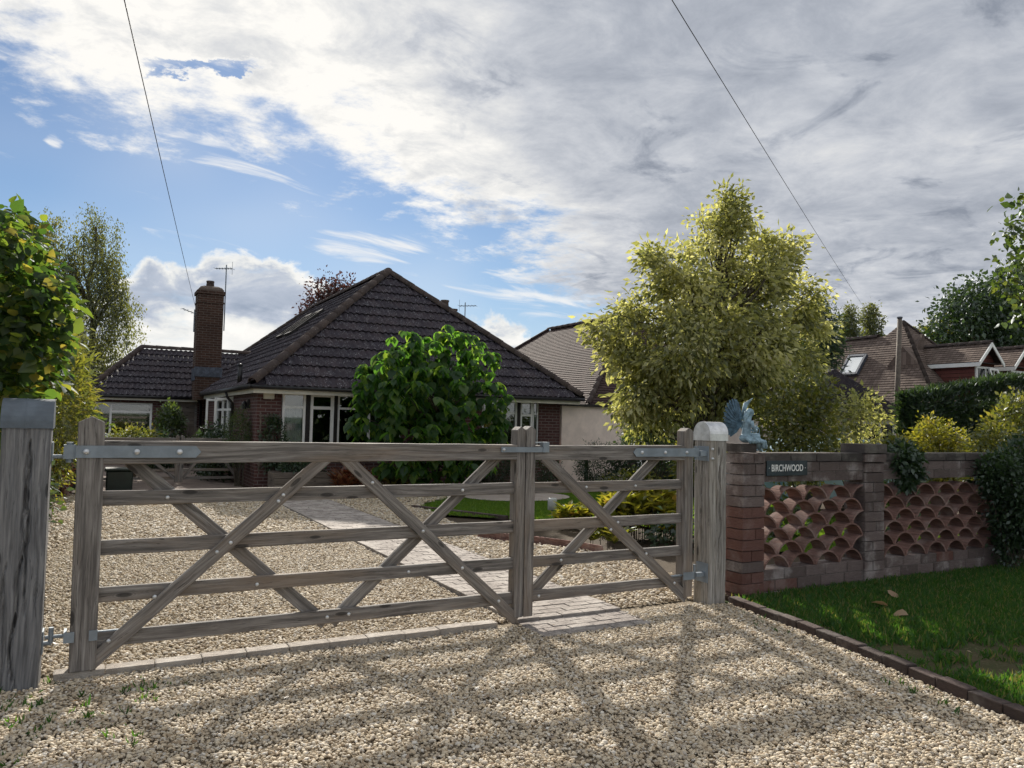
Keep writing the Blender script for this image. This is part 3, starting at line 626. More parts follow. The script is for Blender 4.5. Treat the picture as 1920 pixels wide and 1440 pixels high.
gr = thing('field_gate', 'narrow grey timber gate leaf hinged on the pale post with the shiny rounded cap', 'gate', (4.6, 0, .03), 'timber gate leaves at the drive entrance')
stile('lock_stile', 3.003, .082, .108, .05, 1.52, .03, M_wood, gr, 0, .004)
stile('hinge_stile', 4.605, .098, .11, .06, 1.53, .03, M_wood, gr, 0, .004)
for k, (z, h0, h1) in enumerate(ZR):
    beam('top_rail' if k == 0 else 'rail', (4.565, 0, z), (3.035, 0, z), h0*.92, .104 if k == 0 else .036, M_wood, gr, h1*.98, seg=8)
beam('brace', (3.13, -.034, 1.28), (4.60, -.034, .05), .088, .03, M_wood, gr, seg=8); beam('brace', (3.03, .034, .165), (4.32, .034, 1.275), .085, .03, M_wood, gr, seg=8)
sp = strap(gr, 3.99, 4.66, 1.315, -.061, True)
for x in (4.08, 4.33, 4.57): bolt(x, -.065, 1.315, sp, 1.3)
MB().box(4.66, 4.72, -.055, .01, 1.275, 1.352).tube([(4.70, -.03, 1.25), (4.70, -.03, 1.37)], .016, 8).build('hinge_eye', M_galv, gr)
MB().box(4.55, 4.665, -.066, -.058, .21, .275).tube([(4.40, -.03, .245), (4.72, -.03, .245)], .01, 8).tube([(4.70, -.03, .2), (4.70, -.03, .33)], .013, 8).build('bottom_hinge', M_galv, gr)
for (x, z) in ((3.55, 1.03), (4.05, 1.03), (3.85, .735), (3.78, .68), (4.15, .46), (3.32, .455), (3.12, .19), (4.46, .19)):
    front = abs(3.16+(1.25-z)/1.18*1.41-x) < .09; bolt(x, -.050 if front else -.0185, z, gr, 1.05)
la = thing('gate_latch', 'flat grey steel throw-over latch across the two middle stiles', 'latch', (2.94, -.05, 1.32))
MB().box(2.735, 3.12, -.070, -.060, 1.315, 1.355).build('latch_bar', M_galv, la)
MB().box(3.10, 3.155, -.078, -.02, 1.315, 1.395).box(3.04, 3.10, -.052, -.022, 1.386, 1.394).build('latch_loop', M_galv, la); bolt(2.755, -.071, 1.335, la, 1.0)
# posts
def post(name, label, xc, yc, wd, dp, h, mat_, cracks, cap_mat, cap_h, cap_gap, bands):
    root = thing(name, label, 'post', (xc, yc, 0), 'posts either side of the drive entrance')
    nf, nl = 26, 46; mb = MB()
    def ring(f):
        out = []
        for face in range(4):
            for i in range(nf):
                s = i/nf
                p = [(dp/2, -wd/2+wd*s), (dp/2-dp*s, wd/2), (-dp/2, wd/2-wd*s), (-dp/2+dp*s, -wd/2)][face]
                nrm = [(-1, 0), (0, -1), (1, 0), (0, 1)][face]; dd = 0
                edge_ = min(s, 1-s); dd += .006*max(0, 1-edge_*nf/1.2)
                for (cf, c0, c1, cw, cdp, f0, f1, wob) in cracks:
                    if cf == face and f0 < f < f1:
                        g = (f-f0)/(f1-f0); c = c0+(c1-c0)*g+wob*math.sin(g*9+c0*20)*.5+wob*.4*math.sin(g*23)
                        amp = min(1, 6*g, 6*(1-g)); ww = cw*(.5+.5*amp)
                        dd += cdp*amp*max(0, 1-abs(s-c)/ww)
                dd += .0025*math.sin(f*7+face*2)*math.sin(s*5+f*3)
                out.append((p[0]+nrm[0]*dd, p[1]+nrm[1]*dd))
        return out
    z0 = -.15; H = h-z0
    for k in range(nl+1):
        f = k/nl; mb.v += [(H*f, a, b) for a, b in ring(f)]
    n = 4*nf
    for k in range(nl):
        for i in range(n): mb.f.append([k*n+i, k*n+(i+1) % n, (k+1)*n+(i+1) % n, (k+1)*n+i])
    mb.f += [list(range(n))[::-1], [nl*n+i for i in range(n)]]; mb.m = [0]*len(mb.f)
    mb.build('shaft', mat_, root, frame_along((xc, yc, z0), (xc, yc, h), (1, 0, 0)))
    a = dp/2+.008; lo = h-cap_gap; top_ = h+cap_h; side = top_-min(a, cap_h+cap_gap*.55)
    pr = [(-a, lo), (a, lo), (a, side)]+[(a*math.cos(t*math.pi/14), side+(top_-side)*math.sin(t*math.pi/14)) for t in range(1, 14)]+[(-a, side)]
    me = MB().prism([(yc+p, q) for p, q in pr], xc-wd/2-.008, xc+wd/2+.008, 'x').mesh('cap', cap_mat)
    cp_ = bobj('cap', me, None, root)
    for bx in bands:
        b2 = a+.002
        pr2 = [(-b2, lo-.001), (b2, lo-.001), (b2, side)]+[(b2*math.cos(t*math.pi/14), side+(top_-side+.002)*math.sin(t*math.pi/14)) for t in range(1, 14)]+[(-b2, side)]
        MB().prism([(yc+p, q) for p, q in pr2], xc+bx-.003, xc+bx+.003, 'x').build('cap_seam', cap_mat, cp_)
    return root
pl_ = post('gate_post', 'broad cracked grey post with dark lead cap at the left end of the gate', -.335, -.0, .24, .24, 1.50, M_oak,
     [(0, .42, .62, .045, .035, .02, .97, .10), (0, .62, .50, .03, .022, .30, .99, .06), (0, .25, .22, .025, .012, .0, .6, .05), (0, .85, .80, .022, .01, .2, .9, .04)], M_lead, .12, .05, (-.01,))
MB().box(-.213, -.205, -.05, .05, 1.26, 1.37).tube([(-.21, -.02, 1.285), (-.12, -.02, 1.285)], .012, 8).tube([(-.12, -.02, 1.27), (-.12, -.02, 1.36)], .011, 8).build('hinge_pin', M_galv, pl_)
MB().box(-.213, -.205, -.05, .05, .15, .28).tube([(-.21, 0, .20), (-.165, 0, .20)], .013, 8).build('lower_hinge_plate', M_galv, pl_)
pr_ = post('gate_post', 'pale cracked timber post with a shiny zinc rounded cap beside the brick wall', 4.905, 0, .20, .20, 1.45, M_oak_pale,
     [(0, .55, .72, .05, .04, .25, .98, .12), (0, .38, .42, .03, .018, .0, .8, .05), (3, .55, .45, .04, .02, .1, .95, .08), (3, .25, .3, .03, .012, .0, .6, .05)], M_alu, .14, .03, ())
MB().box(4.795, 4.803, -.09, .05, 1.24, 1.37).box(4.72, 4.80, -.075, -.02, 1.285, 1.33).build('hinge_pin', M_galv, pr_)
MB().box(4.795, 4.803, -.09, .05, .17, .34).box(4.70, 4.80, -.06, -.02, .225, .26).build('lower_hinge_plate', M_galv, pr_)
for z in (1.26, 1.345): bolt(4.83, -.106, z, pr_, 1.2)
gp = thing('metal_post', 'thin grey metal post at the left edge by the hedge', 'post', (-.60, -.15, 0))
MB().box(-.63, -.575, -.18, -.12, -.05, 2.07).build('shaft', M_galv, gp); MB().box(-.635, -.57, -.185, -.115, 2.07, 2.09).build('cap', M_lead, gp)
# ================================================================== GARDEN WALL
wall = thing('garden_wall', 'low block wall with rows of half-round terracotta tiles, beside the pale gate post', 'wall', (7.3, .1, 0))
core = MB()
for (x0, x1, z0, z1) in ((5.56, 9.85, -.12, .212), (5.56, 9.85, 1.035, 1.222), (5.30, 5.56, -.12, 1.21), (6.99, 7.29, -.12, 1.21), (9.46, 9.84, -.12, 1.21)): core.box(x0+.008, x1-.008, .007, .17, z0, z1)
core.build('mortar_core', M_mortar, wall)
bkme = [bevel_mesh(MB().box(-.5, .5, -.5, .5, -.5, .5).mesh('block', m_), .018) for m_ in (M_block, M_block_red, M_coping)]
def blk(x0, x1, y0, y1, z0, z1, mi, g=.004):
    bobj('block', bkme[mi], Matrix.Translation(((x0+x1)/2, (y0+y1)/2+random.uniform(-.0035, .0035), (z0+z1)/2)) @ Matrix.Rotation(random.uniform(-.006, .006), 4, 'Z') @ Matrix.Diagonal((x1-x0-2*g, y1-y0, z1-z0-2*g, 1)), wall)
def course(x0, x1, z0, z1, off, y0=0.0, y1=.185, L=.31):
    x = x0-off
    while x < x1-.01:
        l = L*random.uniform(.85, 1.1); a, b = max(x, x0), min(x+l, x1)
        if x1-b < .09: b = x1
        if b-a > .02: blk(a, b, y0, y1, z0, z1, 1 if random.random() < (.75 if (b < 6.2 and z0 < .5) else .015) else 0)
        x = b if b > a else x+l
for k in range(3): course(5.28 if k == 9 else 5.565, 9.85, -.1+k*.106, -.1+(k+1)*.106, .12*(k % 2))
for k in range(2): course(5.565, 6.985, 1.03+k*.097, 1.03+(k+1)*.097, .15*(k % 2)); course(7.295, 9.85, 1.03+k*.097, 1.03+(k+1)*.097, .12*(k % 2))
for (a, b) in ((5.565, 6.985), (7.295, 9.85)):
    x = a
    while x < b-.02:
        l = min(.36, b-x); blk(x, x+l, -.012, .20, 1.224, 1.312, 2); x += l
for (a, b, red) in ((5.28, 5.565, True), (6.985, 7.295, False), (9.45, 9.86, False)):
    for k in range(13):
        z0 = -.1+k*.1005; z1 = z0+.1005
        m_ = 1 if (red and k < 9 and random.random() < .9) else 0
        if k % 2: blk(a, b, -.022, .235, z0, z1, m_)
        else:
            c = a+(b-a)*random.choice((.42, .58)); blk(a, c, -.022, .235, z0, z1, m_); blk(c, b, -.022, .235, z0, z1, m_)
blk(5.255, 5.50, -.05, .25, 1.212, 1.308, 2) if False else None
blk(5.28, 5.42, -.022, .235, 1.209, 1.307, 0); blk(5.42, 5.565, -.022, .235, 1.209, 1.307, 0); blk(5.262, 5.47, -.01, .25, 1.309, 1.398, 2); blk(6.965, 7.315, -.035, .25, 1.213, 1.30, 0); blk(6.955, 7.325, -.04, .255, 1.302, 1.405, 2)
def arch_mesh(a0, a1, name='arch_tile'):
    c, rise, th, dep = .176, .122, .016, .165; Rr = (c*c+rise*rise)/(2*rise); A = math.asin(c/Rr); mb = MB(); n = 14; pts = []
    for i in range(n+1):
        a = -A+(2*A)*i/n
        x = Rr*math.sin(a)
        if x < a0-1e-6 or x > a1+1e-6: continue
        pts.append((x, Rr*math.cos(a)-Rr+rise, (Rr-th)*math.sin(a), (Rr-th)*math.cos(a)-Rr+rise))
    pr = [(p[0], p[1]) for p in pts]+[(p[2], p[3]) for p in pts[::-1]]
    me = MB().prism(pr, 0, dep, 'y').mesh(name, M_terra); return me
full, left_h, right_h = arch_mesh(-9, 9), arch_mesh(0, 9), arch_mesh(-9, 0)
for (a, b, n) in ((5.572, 6.978, 4), (7.302, 9.44, 6)):
    pt = (b-a)/n; sc_ = pt/.352
    for r in range(7):
        z = .222+r*.1275
        if r == 6: continue
        odd = r % 2; xs = [a+pt*(i+.5) for i in range(n)] if not odd else [a+pt*i for i in range(n+1)]
        for i, x in enumerate(xs):
            me = full if not odd else (left_h if i == 0 else right_h if i == n else full)
            bobj('arch_tile', me, Matrix.Translation((x, -.006+random.uniform(-.006, .006), z)) @ Matrix.Rotation(random.uniform(-.01, .01), 4, 'Y') @ Matrix.Diagonal((sc_*.995, 1, 1.03, 1)), wall)
# name plate
sg = thing('name_plate', 'dark slate plate reading BIRCHWOOD on the wall', 'sign', (5.87, -.01, 1.09))
bobj('plate', bevel_mesh(MB().box(5.595, 6.145, -.016, -.004, 1.092, 1.235).mesh('plate', M_slate), .002), None, sg)
fc = bpy.data.curves.new('lettering', 'FONT'); fc.body = 'BIRCHWOOD'; fc.size = .098; fc.align_x = 'CENTER'; fc.align_y = 'CENTER'; fc.extrude = .0008; fc.offset = .0012; fc.space_character = 1.0
fo = bpy.data.objects.new('lettering', fc); fc.materials.append(M_letter)
bpy.context.scene.collection.objects.link(fo); bpy.context.view_layer.update()
wd_ = fo.dimensions.x or .5
dg = bpy.context.evaluated_depsgraph_get(); lme = bpy.data.meshes.new_from_object(fo.evaluated_get(dg)); bpy.data.objects.remove(fo)
bobj('lettering', lme, Matrix.Translation((5.868, -.0172, 1.163)) @ Matrix.Rotation(math.pi/2, 4, 'X') @ Matrix.Diagonal((.425/wd_, .92, 1, 1)), sg)
for x in (5.625, 6.112): bobj('screw', bolt_me, Matrix.Translation((x, -.016, 1.165)) @ Matrix.Rotation(math.pi/2, 4, 'X') @ Matrix.Scale(.45, 4), sg)
# statue
an = thing('angel_statue', 'small blue-grey seated angel statue holding a lantern on the wall pier', 'statue', (5.42, .12, 1.40))
def ell(mb, c, r, n=12, m_=8, rot=None):
    rows = []
    for i in range(m_+1):
        a = math.pi*i/m_
        for k in range(n):
            b = 2*math.pi*k/n; v = Vector((r[0]*math.sin(a)*math.cos(b), r[1]*math.sin(a)*math.sin(b), r[2]*math.cos(a)))
            if rot: v = rot @ v
            rows.append(tuple(Vector(c)+v))
    b0 = len(mb.v); mb.v += rows
    for i in range(m_):
        for k in range(n): mb.f.append([b0+i*n+k, b0+i*n+(k+1) % n, b0+(i+1)*n+(k+1) % n, b0+(i+1)*n+k]); mb.m.append(0)
ab = MB(); ox, oy, oz = 5.42, .06, 1.40
def A(x, y, z): return (ox+x, oy+y, oz+z)
ell(ab, A(-.02, 0, .045), (.07, .06, .045)); ell(ab, A(.04, 0, .05), (.085, .062, .036)); ab.tube([A(-.02, 0, .04), A(-.015, 0, .12), A(0, 0, .19), A(.02, 0, .235)], [.052, .040, .044, .02], 12)
ab.tube([A(.02, 0, .22), A(.03, 0, .26)], .02, 10); ell(ab, A(.035, -.005, .285), (.031, .028, .038)); ell(ab, A(.022, 0, .293), (.036, .034, .034)); ab.tube([A(-.005, .0, .29), A(-.03, 0, .24), A(-.035, 0, .19)], [.03, .025, .012], 8)
ell(ab, A(.072, -.005, .28), (.008, .008, .008), 6, 4)
for s in (-1, 1):
    ab.tube([A(0, s*.05, .205), A(-.005, s*.072, .15), A(.03, s*.07, .11), A(.09, s*.03, .125)], [.019, .018, .015, .009], 8)
    for f in range(4): ab.tube([A(.09, s*.03-.008+f*.005, .128-f*.006), A(.107, s*.016, .126-f*.006), A(.112, s*.006, .12-f*.006)], .0045, 5)
    ab.tube([A(0, s*.03, .05), A(.075, s*.04, .06), A(.10, s*.035, -.0), A(.125, s*.03, -.05)], [.042, .041, .034, .022], 10)
    ab.tube([A(.115, s*.03, -.055), A(.145, s*.03, -.068), A(.165, s*.03, -.07)], [.016, .013, .007], 8)
for k in range(7): ab.tube([A(-.06+k*.016, -.07+.01*abs(k-3), .05), A(-.04+k*.03, -.085, .01), A(-.05+k*.035, -.08, -.0+(-.05 if k > 4 else 0))], [.02, .02, .014], 6)
bo = ab.build('figure', M_copper, an, None, True)
rm = bo.modifiers.new('remesh', 'REMESH'); rm.mode = 'VOXEL'; rm.voxel_size = .0042; rm.use_smooth_shade = True
sm_ = bo.modifiers.new('smooth', 'SMOOTH'); sm_.factor = .5; sm_.iterations = 2
def wing(name, root_, ctr, ru, rv, tilt, yr, n):
    mb = MB()
    for k in range(n):
        a = math.radians(tilt)+(k/(n-1)-.5)*math.radians(210)
        tip = Vector(A(ctr[0]+ru*math.cos(a), ctr[1]+yr*abs(math.cos(a))+k*.0012+(.011 if k % 2 else 0), ctr[2]+rv*math.sin(a))); b = Vector(A(*root_)); m_ = b.lerp(tip, .55)
        d = (tip-b).normalized(); sd_ = d.cross(Vector((0, 1, 0))).normalized(); wv = .020
        mb.add([b+Vector((0, -.006, 0)), m_-sd_*wv+Vector((0, -.005, 0)), tip-sd_*wv*.4, tip+d*.01, tip+sd_*wv*.4, m_+sd_*wv+Vector((0, -.005, 0)), b+Vector((0, .008, 0)), m_-sd_*wv+Vector((0, .006, 0)), m_+sd_*wv+Vector((0, .006, 0))],
               [(0, 1, 2, 3, 4, 5), (6, 8, 4, 3, 2, 7), (0, 7, 1), (1, 7, 2), (5, 4, 8), (0, 5, 8, 6), (0, 6, 7)])
    mb.build(name, M_copper_d, an)
wing('wing', (-.03, .05, .17), (-.095, .07, .235), .095, .175, 160, .02, 26)
mb = MB()
for k in range(12):
    f = k/11; b_ = A(.0+.03*f, .085, .24-.02*f); t_ = A(.165-.055*f, .10+.001*k, .428-.065*f); m2 = A(.055+.012*f, .095, .372-.05*f)
    mb.tube([b_, m2, t_], [.010, .012, .003], 6)
mb.build('wing', M_copper, an, None, True)
mb = MB(); mb.box(*[v for p in ((ox+.085, ox+.135), (oy-.025, oy+.025), (oz+.06, oz+.067)) for v in p]).box(ox+.09, ox+.13, oy-.02, oy+.02, oz+.132, oz+.138)
for i in (-1, 1):
    for j in (-1, 1): mb.box(ox+.11+i*.02-.003, ox+.11+i*.02+.003, oy+j*.02-.003, oy+j*.02+.003, oz+.067, oz+.132)
mb.lathe([(.026, 0), (.004, .03), (.004, .045)], 8, (ox+.11, oy, oz+.138)).build('lantern', M_copper, an)
# ================================================================== BUNGALOW
TW, TG = .30, .364
def tile_mesh():
    mb = MB(); n = 10; w0 = .017
    for (yy, zz) in ((-.035, .058), (TG+.05, .010)):
        for i in range(n+1): x = TW*i/n; mb.v.append((x, yy, zz+w0*math.cos(4*math.pi*x/TW)))
    for i in range(n+1): x = TW*i/n; mb.v.append((x, -.035, .058+w0*math.cos(4*math.pi*x/TW)-.026))
    for i in range(n): mb.f.append([i, i+1, n+2+i, n+1+i]); mb.f.append([2*n+2+i, 2*n+3+i, i+1, i])
    mb.m = [0]*len(mb.f); return mb
TILE = tile_mesh(); tile_me = TILE.mesh('tile', M_tile, False, False)
def slope(parent, o, u, v, poly, keep, joined, order=None, jit=.0025):
    """lay wavy tiles on a sloping plane; keep(i) tiles become objects, the others go to joined"""
    o, u, v = Vector(o), Vector(u).normalized(), Vector(v).normalized(); n = u.cross(v)
    L = max(p[1] for p in poly); rows = math.ceil(L/TG-.05); made = 0; k = len(poly)
    xmin, xmax = min(p[0] for p in poly), max(p[0] for p in poly)
    cells = []
    for r in range(rows):
        for c in range(int((xmax-xmin)/TW)+1): cells.append((r, c))
    if order: cells.sort(key=order)
    for (r, c) in cells:
        x0, y0 = xmin+c*TW, r*TG
        cor = [(x0, y0), (x0+TW, y0), (x0+TW, y0+TG), (x0, y0+TG)]
        def side(p):  # smallest signed distance to the polygon edges (ccw)
            return min(((poly[(i+1) % k][0]-poly[i][0])*(p[1]-poly[i][1])-(poly[(i+1) % k][1]-poly[i][1])*(p[0]-poly[i][0]))/math.hypot(poly[(i+1) % k][0]-poly[i][0], poly[(i+1) % k][1]-poly[i][1]) for i in range(k))
        s_ = [side(p) for p in cor]
        if max(s_) < .02 and side((x0+TW/2, y0+TG/2)) < 0: continue
        dz = random.uniform(-jit, jit); M = Matrix(((u.x, v.x, n.x, 0), (u.y, v.y, n.y, 0), (u.z, v.z, n.z, 0), (0, 0, 0, 1))); org = o+u*x0+v*y0+n*dz; M.translation = org
        whole = min(side((x0, y0)), side((x0+TW, y0)), side((x0, y0+TG+.05)), side((x0+TW, y0+TG+.05))) > -.001
        if whole: me = tile_me
        else:
            bm = bmesh.new(); bm.from_mesh(tile_me)
            for i in range(k):
                a, b = poly[i], poly[(i+1) % k]; d = Vector((b[0]-a[0], b[1]-a[1], 0))
                if abs(d.y) < 1e-6 and a[1] < .01: continue
                bmesh.ops.bisect_plane(bm, geom=bm.verts[:]+bm.edges[:]+bm.faces[:], plane_co=(a[0]-x0, a[1]-y0, 0), plane_no=(d.y, -d.x, 0), clear_outer=True)
            if not bm.faces: bm.free(); continue
            me = bpy.data.meshes.new('tile'); bm.to_mesh(me); bm.free(); me.materials.append(M_tile)
        if made < keep: bobj('tile', me, M, parent); made += 1
        else: joined.add([M @ vv.co for vv in me.vertices], [list(p.vertices) for p in me.polygons])
def ridge_tiles(parent, p0, p1, mat_, rad=.115, L=.42, name='ridge_tile', lift=.0):
    p0, p1 = Vector(p0), Vector(p1); n = max(1, round((p1-p0).length/L)); l = (p1-p0).length/n
    mb = MB(); a_ = 9
    for (x, r_) in ((0, rad*1.06), (l*1.04, rad*.97)):
        for i in range(a_+1):
            a = math.pi*(i/a_)*1.1-.05*math.pi; mb.v.append((x, r_*math.cos(a), r_*math.sin(a)*.92))
    for (x, r_) in ((0, rad*.86),):
        for i in range(a_+1):
            a = math.pi*(i/a_)*1.1-.05*math.pi; mb.v.append((x, r_*math.cos(a), r_*math.sin(a)*.92))
    for i in range(a_): mb.f.append([i, i+1, a_+2+i, a_+1+i]); mb.f.append([2*a_+2+i, 2*a_+3+i, i+1, i])
    mb.m = [0]*len(mb.f); me = mb.mesh(name, mat_, True, False)
    for i in range(n):
        q = p0.lerp(p1, i/n)+Vector((0, 0, lift+random.uniform(-.004, .004))); M = frame_along(q, q+(p1-p0)); bobj(name, me, M, parent)
hs = thing('bungalow', 'dark-roofed red brick bungalow with white windows behind the gate', 'house', (7, 12, 0))
XL, XR, XM, YE, YA, YB, ZE, ZR_ = 2.87, 11.25, 7.06, 11.6, 15.25, 23.6, 2.20, 5.62
wl = MB(); Z1 = 2.16
for (x0, x1, z0, z1) in ((3.08, 3.60, -.1, Z1), (3.60, 6.40, -.1, .74), (6.40, 8.50, -.1, Z1), (8.50, 10.16, -.1, .74), (10.16, 10.80, -.1, Z1)): wl.box(x0, x1, 12.0, 12.26, z0, z1)
wl.box(3.60, 6.40, 12.03, 12.26, 2.075, Z1).box(8.50, 10.16, 12.03, 12.26, 2.075, Z1)
wl.box(3.08, 3.34, 12.26, 15.3, -.1, Z1).box(3.08, 3.34, 15.3, 18.6, -.1, .9).box(3.08, 3.34, 15.3, 18.6, 2.03, Z1).box(3.08, 3.34, 18.6, 27.0, -.1, Z1)
wl.box(10.54, 10.80, 12.26, 27, -.1, Z1).box(3.34, 10.54, 26.74, 27.0, -.1, Z1)
wl.box(-.12, 3.06, 21.05, 21.3, -.1, .86).box(-.12, -.02, 21.05, 21.3, .86, 1.86).box(1.56, 3.06, 21.05, 21.3, .86, 2.06).box(-.12, 1.56, 21.05, 21.3, 1.86, 2.06).box(-.12, .13, 21.3, 25.2, -.1, 2.06).box(.13, 3.06, 24.95, 25.2, -.1, 2.06)
wl.build('wall', M_brick, hs, None, False, True)
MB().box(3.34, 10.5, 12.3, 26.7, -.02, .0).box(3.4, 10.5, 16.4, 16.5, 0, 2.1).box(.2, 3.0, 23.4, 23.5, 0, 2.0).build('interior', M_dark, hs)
rf = MB()
e = .02; P = lambda x, y, z: (x, y, z-.03)
rf.add([P(XL, YE, ZE), P(XR, YE, ZE), P(XR, 27.3, ZE), P(XL, 27.3, ZE), P(XM, YA, ZR_), P(XM, YB, ZR_)], [(0, 1, 4), (1, 2, 5, 4), (2, 3, 5), (3, 0, 4, 5), (3, 2, 1, 0)])
wx, wy, wz, wr, wyr = -.36, 20.72, 2.08, 3.70, 23.15
rf.add([P(wx, wy, wz), P(6, wy, wz), P(6, 2*wyr-wy, wz), P(wx, 2*wyr-wy, wz), P(1.3, wyr, wr), P(6, wyr, wr)], [(0, 1, 5, 4), (2, 3, 4, 5), (3, 0, 4), (1, 2, 5), (3, 2, 1, 0)])
roof = rf.build('roof', M_tile, hs)
joined = MB()
Lf = math.hypot(YA-YE, ZR_-ZE); slope(roof, (XL, YE, ZE), (1, 0, 0), (0, YA-YE, ZR_-ZE), [(0, 0), (XR-XL, 0), (XM-XL, Lf)], 240, joined)
Ll = math.hypot(XM-XL, ZR_-ZE); LL = 27.3-YE
slope(roof, (XL, 27.3, ZE), (0, -1, 0), (XM-XL, 0, ZR_-ZE), [(0, 0), (LL, 0), (LL-(YA-YE), Ll), (27.3-YB, Ll)], 58, joined, lambda rc: -rc[1]+rc[0]*.6)
slope(roof, (XR, YE, ZE), (0, 1, 0), (XM-XR, 0, ZR_-ZE), [(0, 0), (LL, 0), (LL-(27.3-YB), Ll), (YA-YE, Ll)], 0, joined)
Lw = math.hypot(wyr-wy, wr-wz); slope(roof, (wx, wy, wz), (1, 0, 0), (0, wyr-wy, wr-wz), [(0, 0), (5.4, 0), (5.4, Lw), (1.66, Lw)], 0, joined)
stuff(joined.build('far_tiles', M_tile, roof))
ridge_tiles(roof, (XL+.03, YE+.02, ZE+.06), (XM, YA, ZR_+.05), M_ridge); ridge_tiles(roof, (XR-.03, YE+.02, ZE+.06), (XM, YA, ZR_+.05), M_ridge)
ridge_tiles(roof, (XM, YA-.05, ZR_+.05), (XM, YB, ZR_+.05), M_ridge); ridge_tiles(roof, (XL, 27.3, ZE+.05), (XM, YB, ZR_+.05), M_ridge)
ridge_tiles(roof, (wx, wy, wz+.05), (1.3, wyr, wr+.05), M_ridge, .1); ridge_tiles(roof, (1.3, wyr, wr+.05), (4.9, wyr, wr+.05), M_ridge, .1)
rl = MB().box(-.02, .02, 0, 1, 0, .02)
for (yy, vv) in ((17.6, 3.25), (19.2, 3.35)):   # roof windows on the left slope
    v = Vector((XM-XL, 0, ZR_-ZE)).normalized(); n_ = Vector((-v.z, 0, v.x)); u = Vector((0, 1, 0)); c = Vector((XL, yy, ZE))+v*vv+n_*.09
    f_ = MB(); 
    for (du, dv, hu, hv) in ((-.40, 0, .035, .6), (.40, 0, .035, .6), (0, -.57, .40, .035), (0, .57, .40, .035)): f_.obox(c+u*du+v*dv, u*hu, v*hv, n_*.05)
    q = f_.build('roof_window', M_dark, roof); MB().obox(c, u*.37, v*.54, n_*.012).build('pane', M_black, q)
MB().box(XL+.06, XR-.06, YE+.03, YE+.06, 2.035, 2.165).box(XL+.06, XL+.09, YE+.06, 20.7, 2.035, 2.165).box(XR-.09, XR-.06, YE+.08, 27, 2.095, 2.165).box(XL+.09, XR-.09, YE+.06, 12.0, 2.165, 2.18).box(wx+.06, 2.9, wy+.03, wy+.06, 1.94, 2.05).build('fascia', M_cream, hs)
g_ = MB().tube([(XL-.0, YE-.03, 2.17), (XR+.02, YE-.03, 2.16)], .048, 8).tube([(XL-.03, YE-.03, 2.17), (XL-.03, 20.6, 2.17)], .055, 8).tube([(wx-.02, wy-.03, 2.05), (2.85, wy-.03, 2.05)], .05, 8)
g_.build('gutter', M_black, hs, None, True)
MB().tube([(XL-.02, 15.0, 2.13), (XL+.02, 15.0, 2.0), (3.02, 15.0, 1.85), (3.02, 15.0, -.05)], .035, 8).build('downpipe', M_black, hs, None, True)
MB().tube([(2.80, 20.6, 2.05), (2.95, 20.95, 1.85), (2.98, 21.0, -.05)], .04, 8).build('downpipe', M_black, hs, None, True)
def window(parent, x0, x1, z0, z1, y, transom=None, mull=(), fw=.055, curtain=False, axis='x', pane=M_glass, fr=M_white, open_=None):
    f_ = MB(); pn = MB(); d0, d1 = y, y+.07
    def bx(mb, a, b, c, d, p, q):
        if axis == 'x': mb.box(a, b, p, q, c, d)
        else: mb.box(p, q, a, b, c, d)
    bx(f_, x0, x0+fw, z0, z1, d0, d1); bx(f_, x1-fw, x1, z0, z1, d0, d1); bx(f_, x0+fw, x1-fw, z0, z0+fw, d0, d1); bx(f_, x0+fw, x1-fw, z1-fw, z1, d0, d1)
    ms = list(mull)
    for m_ in ms: bx(f_, m_-fw*.5, m_+fw*.5, z0+fw, z1-fw, d0, d1)
    ed = [x0+fw]+[v for m_ in ms for v in (m_-fw*.5, m_+fw*.5)]+[x1-fw]
    cells = []
    for i in range(0, len(ed), 2):
        if transom: bx(f_, ed[i], ed[i+1], transom-fw*.5, transom+fw*.5, d0, d1); cells += [(ed[i], ed[i+1], z0+fw, transom-fw*.5), (ed[i], ed[i+1], transom+fw*.5, z1-fw)]
        else: cells.append((ed[i], ed[i+1], z0+fw, z1-fw))
    o = f_.build('window', fr, parent)
    for (a, b, c, d) in cells:
        pn = MB(); bx(pn, a, b, c, d, y+.03, y+.042); pn.build('pane', pane, o)
    if curtain:
        cm = MB(); n = 40
        for i in range(n+1):
            x = x0+.03+(x1-x0-.06)*i/n; yy = y+.14+.018*math.sin(i*1.15)+.008*math.sin(i*2.7); cm.v += [(x, yy, z0+.02), (x, yy, curtain)]
        for i in range(n): cm.f.append([2*i, 2*i+2, 2*i+3, 2*i+1])
        cm.m = [0]*n; cm.build('curtain', M_curtain, o)
    return o
window(hs, 3.62, 4.13, .74, 2.075, 12.02, 1.76, (), .05, 1.74); window(hs, 4.23, 4.77, .74, 2.075, 12.02, 1.76, (), .07); window(hs, 4.85, 6.38, .74, 2.075, 12.02, 1.76, (5.6,), .05)
window(hs, 8.52, 9.52, .74, 2.075, 12.02, 1.76, (9.0,), .05); window(hs, 9.61, 9.98, .74, 2.075, 12.02, 1.72, (), .055); window(hs, 10.0, 10.15, .74, 2.075, 12.03, 1.76, (), .025, 2.0)
for (a, b) in ((4.13, 4.23), (4.77, 4.85), (9.52, 9.61)): MB().box(a, b, 12.0, 12.1, .74, 2.075).build('mullion_post', M_dark, hs)
window(hs, 15.35, 16.4, .9, 2.03, 3.10, 1.7, (), .06, False, 'y'); window(hs, 16.4, 18.55, .9, 2.03, 3.10, 1.7, (17.4,), .06, False, 'y')
ow = MB(); ow.obox((2.93, 15.75, 1.87), (.18, -.05, -.0), (.004, .30, 0), (.03, 0, .03)); 
cs = MB()
